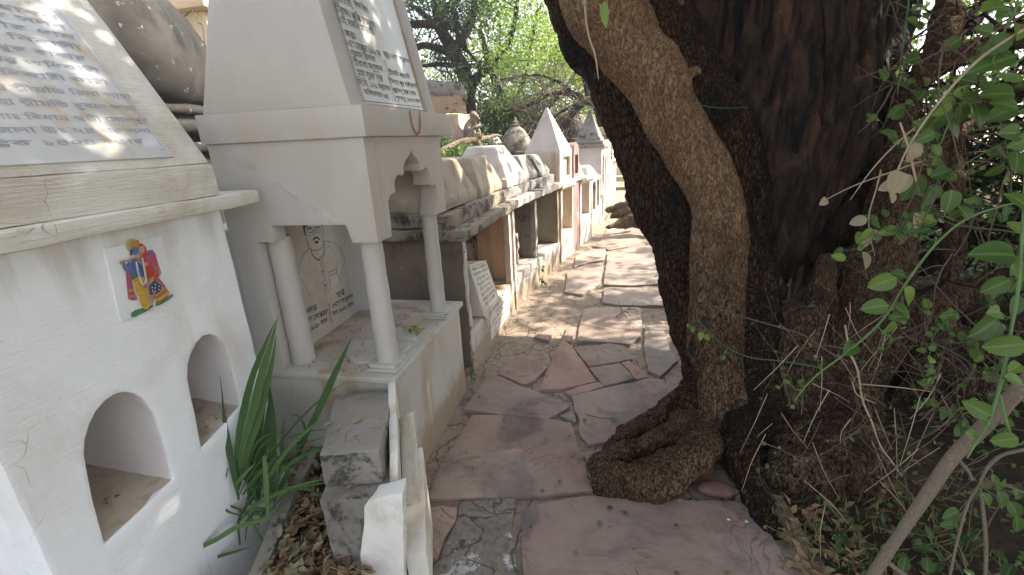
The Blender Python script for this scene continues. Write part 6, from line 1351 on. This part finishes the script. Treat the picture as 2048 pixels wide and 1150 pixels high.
litter('niche_debris', 'dry leaf bits lying in the two arched niches', 26, lambda: (lambda k: (random.uniform(-1.66, -1.36), (random.uniform(.72, .90) if k else random.uniform(1.05, 1.21)), (.523 if k else .590)))(random.random() < .5), (.010, .030), 'leaf_dry', (-1.5, 1, .5), LEAF_SMALL)
litter('gutter_debris', 'dust and leaf crumbs along the foot of the shrine and the row', 420, lambda: (lambda y: (-.84+random.random()*.07+(max(0, y-2.4)*.03), y, .003))(random.uniform(1.55, 4.2)), (.004, .014), 'leaf_dry', (-.8, 2.5, 0), LEAF_SMALL)
# single green leaves fallen on the flagstones
protos = []
for k in range(4):
    b = LeafBag(); b.add(np.zeros((1, 3)), np.array([1.0]), dirs=np.array([[1, 0, .1]]), up=np.array([[.1, .1, 1]]), shape=LEAF_BIG, rnd=np.array([.25*k+.1])); me = b.build('tmp_leaf', M['leaf_vine'], smooth=True); protos.append(me.data); bpy.data.objects.remove(me)
for u, v in [(1012, 838), (1172, 838), (1142, 872), (1158, 842), (1064, 1050), (1080, 982), (1202, 1042), (1253, 1030), (1348, 1052), (1215, 1018), (1460, 1147), (1250, 1148), (1090, 770), (1092, 750), (1064, 735), (1226, 844), (1276, 638), (1075, 806), (935, 908), (960, 791), (1190, 672), (1240, 700), (1300, 724), (1318, 728), (1130, 838), (1038, 1140), (1348, 1145), (1150, 1110), (1085, 880), (1120, 965), (858, 970), (1040, 890), (1440, 1060)]:
    o = bpy.data.objects.new('fallen_leaf', random.choice(protos)); COL.objects.link(o); o.location = gz(u, v, .013); s_ = random.uniform(.013, .027); o.scale = (s_, s_, s_); o.rotation_euler = (random.uniform(-.2, .2), random.uniform(-.2, .2), random.uniform(0, 6.28))
    tag(o, 'small green leaf fallen on the flagstones of the path', 'leaf', 'green leaves dropped on the path')
for u, v, px, z, lab in [(665, 845, 24, .553, 'curled pale green leaf on the cement block, nearest its left edge'), (706, 846, 26, .553, 'curled pale green leaf in the middle of the cement block top'), (686, 791, 14, .553, 'small pale green leaf at the far left of the cement block top'), (696, 977, 14, .428, 'beige leaf scrap on the lower cement step'), (721, 968, 16, .428, 'rusty orange leaf scrap on the lower cement step')]:
    o = bpy.data.objects.new('fallen_leaf', protos[2].copy()); o.data.materials.clear(); o.data.materials.append(M['leaf_wither'] if 'rusty' not in lab else M['leaf_dry']); COL.objects.link(o); p = gz(u, v, z); o.location = p; s_ = px*1.3/F_PX; o.scale = (s_, s_, s_); o.rotation_euler = (.2, -.1, random.uniform(0, 6)); tag(o, lab, 'leaf')
# green sprig on the shrine floor
sg = thing('green_sprig', tuple(gz(828, 662, .59)), 'small fresh green sprig lying on the shrine floor between the pillars', 'sprig'); b = LeafBag(); c = np.array(gz(828, 662, .60))
b.add(c+rng.normal(size=(26, 3))*np.array([.016, .016, .008])+np.array([0, 0, .01]), rng.uniform(.014, .026, 26), shape=LEAF_BIG); b.build('leaves', M['leaf_back'], sg, smooth=True)
g = G(); g.tube([tuple(c), tuple(c+np.array([.05, .03, .004]))], .0012, 5); g.build('stalk', M['stem_green'], sg)
def tuft(u, v, z, h, n, label, mat='leaf_vine', shape=LEAF_BIG, spread=.03, name='weed', cat='weed'):
    c = np.array(gz(u, v, z)); t = thing(name, tuple(c), label, cat); b = LeafBag(); P = c+np.abs(rng.normal(size=(n, 3)))*np.array([.4*spread, spread, h*.5])
    b.add(P, rng.uniform(.02, .045, n), shape=shape); b.build('leaves', M[mat], t, smooth=True)
    g = G(); [g.tube([tuple(c), tuple(P[k])], .001, 4, False) for k in range(min(n, 8))]; g.build('stems', M['stem_dark'], t)
tuft(943, 762, 0, .16, 14, 'small weed growing at the foot of the nearest tomb of the row'); tuft(1083, 572, 0, .22, 20, 'weed sprouting from the crack between the second and third tomb of the row')
tuft(1212, 437, 0, .22, 60, 'tuft of grass at the foot of the grey spire tomb', 'leaf_back', LEAF_SMALL, .12); tuft(1242, 372, 0, .45, 140, 'low green growth where the path meets its end steps', 'leaf_back', LEAF_SMALL, .5)
g = G()
for q in [[(1232, 634), (1250, 622), (1264, 612), (1272, 600)], [(1245, 625), (1240, 610), (1236, 604)], [(1255, 618), (1272, 618)], [(1250, 622), (1262, 632)]]:
    S_ = [gz(u, v, .022+.012*i) for i, (u, v) in enumerate(q)]; g.tube(S_, [.004*(1-.2*i) for i in range(len(S_))], 5)
tag(g.build('fallen_twig', M['twig_brown'], origin=tuple(gz(1250, 622))), 'small branching brown twig lying on the flagstones', 'twig')
g = G(); S_ = [gz(1352, 800+i, .018) for i in range(1)]; g.tube([gz(1171, 829, .02), gz(1200, 836, .022), gz(1235, 838, .02)], .0022, 5); tag(g.build('green_stalk', M['stem_dark'], origin=tuple(gz(1200, 836))), 'thin green stalk lying on the flagstone beside the root', 'stalk')
g = G(); g.ball(gz(1432, 978, .02), .055, 2, (1.5, .8, .5)); me = remesh(g, .01, 3, lambda p: nz(p, 12)*.012); tag(link('red_stone', me, plaster('wet_red_stone', (.13, .065, .055), rough=.5, bump=.3), None, tuple(gz(1430, 985))), 'smooth dark red stone wedged under the big root', 'stone')
for u, v in [(1457, 1039), (1493, 1043)]:
    g = G(); g.ball(gz(u, v, .018), .006, 1, (1.3, .8, .6)); tag(g.build('white_pebble', M['slab_white'], origin=tuple(gz(u, v, .015))), 'tiny white pebble on the dark lower flagstone near the tree', 'pebble', 'white pebbles on the lower flagstone')
bpy.data.objects.remove(_to); bpy.data.curves.remove(_tmp)
# the dusty air that pales the far trees
hz = G().box(-45, 45, -12, 50, -1.3, 11.5).build('haze', bpy.data.materials.new('dusty_air'), smooth=False); hz['kind'] = 'stuff'; hz['label'] = 'thin pale dusty air in front of the far trees'
hm = hz.data.materials[0]; hm.use_nodes = True; ht = hm.node_tree; ht.nodes.remove(ht.nodes['Principled BSDF'])
pv = ht.nodes.new('ShaderNodeVolumePrincipled'); pv.inputs['Color'].default_value = (.85, .90, .95, 1); pv.inputs['Density'].default_value = .0032; pv.inputs['Anisotropy'].default_value = .3
ht.links.new(pv.outputs[0], ht.nodes['Material Output'].inputs['Volume'])
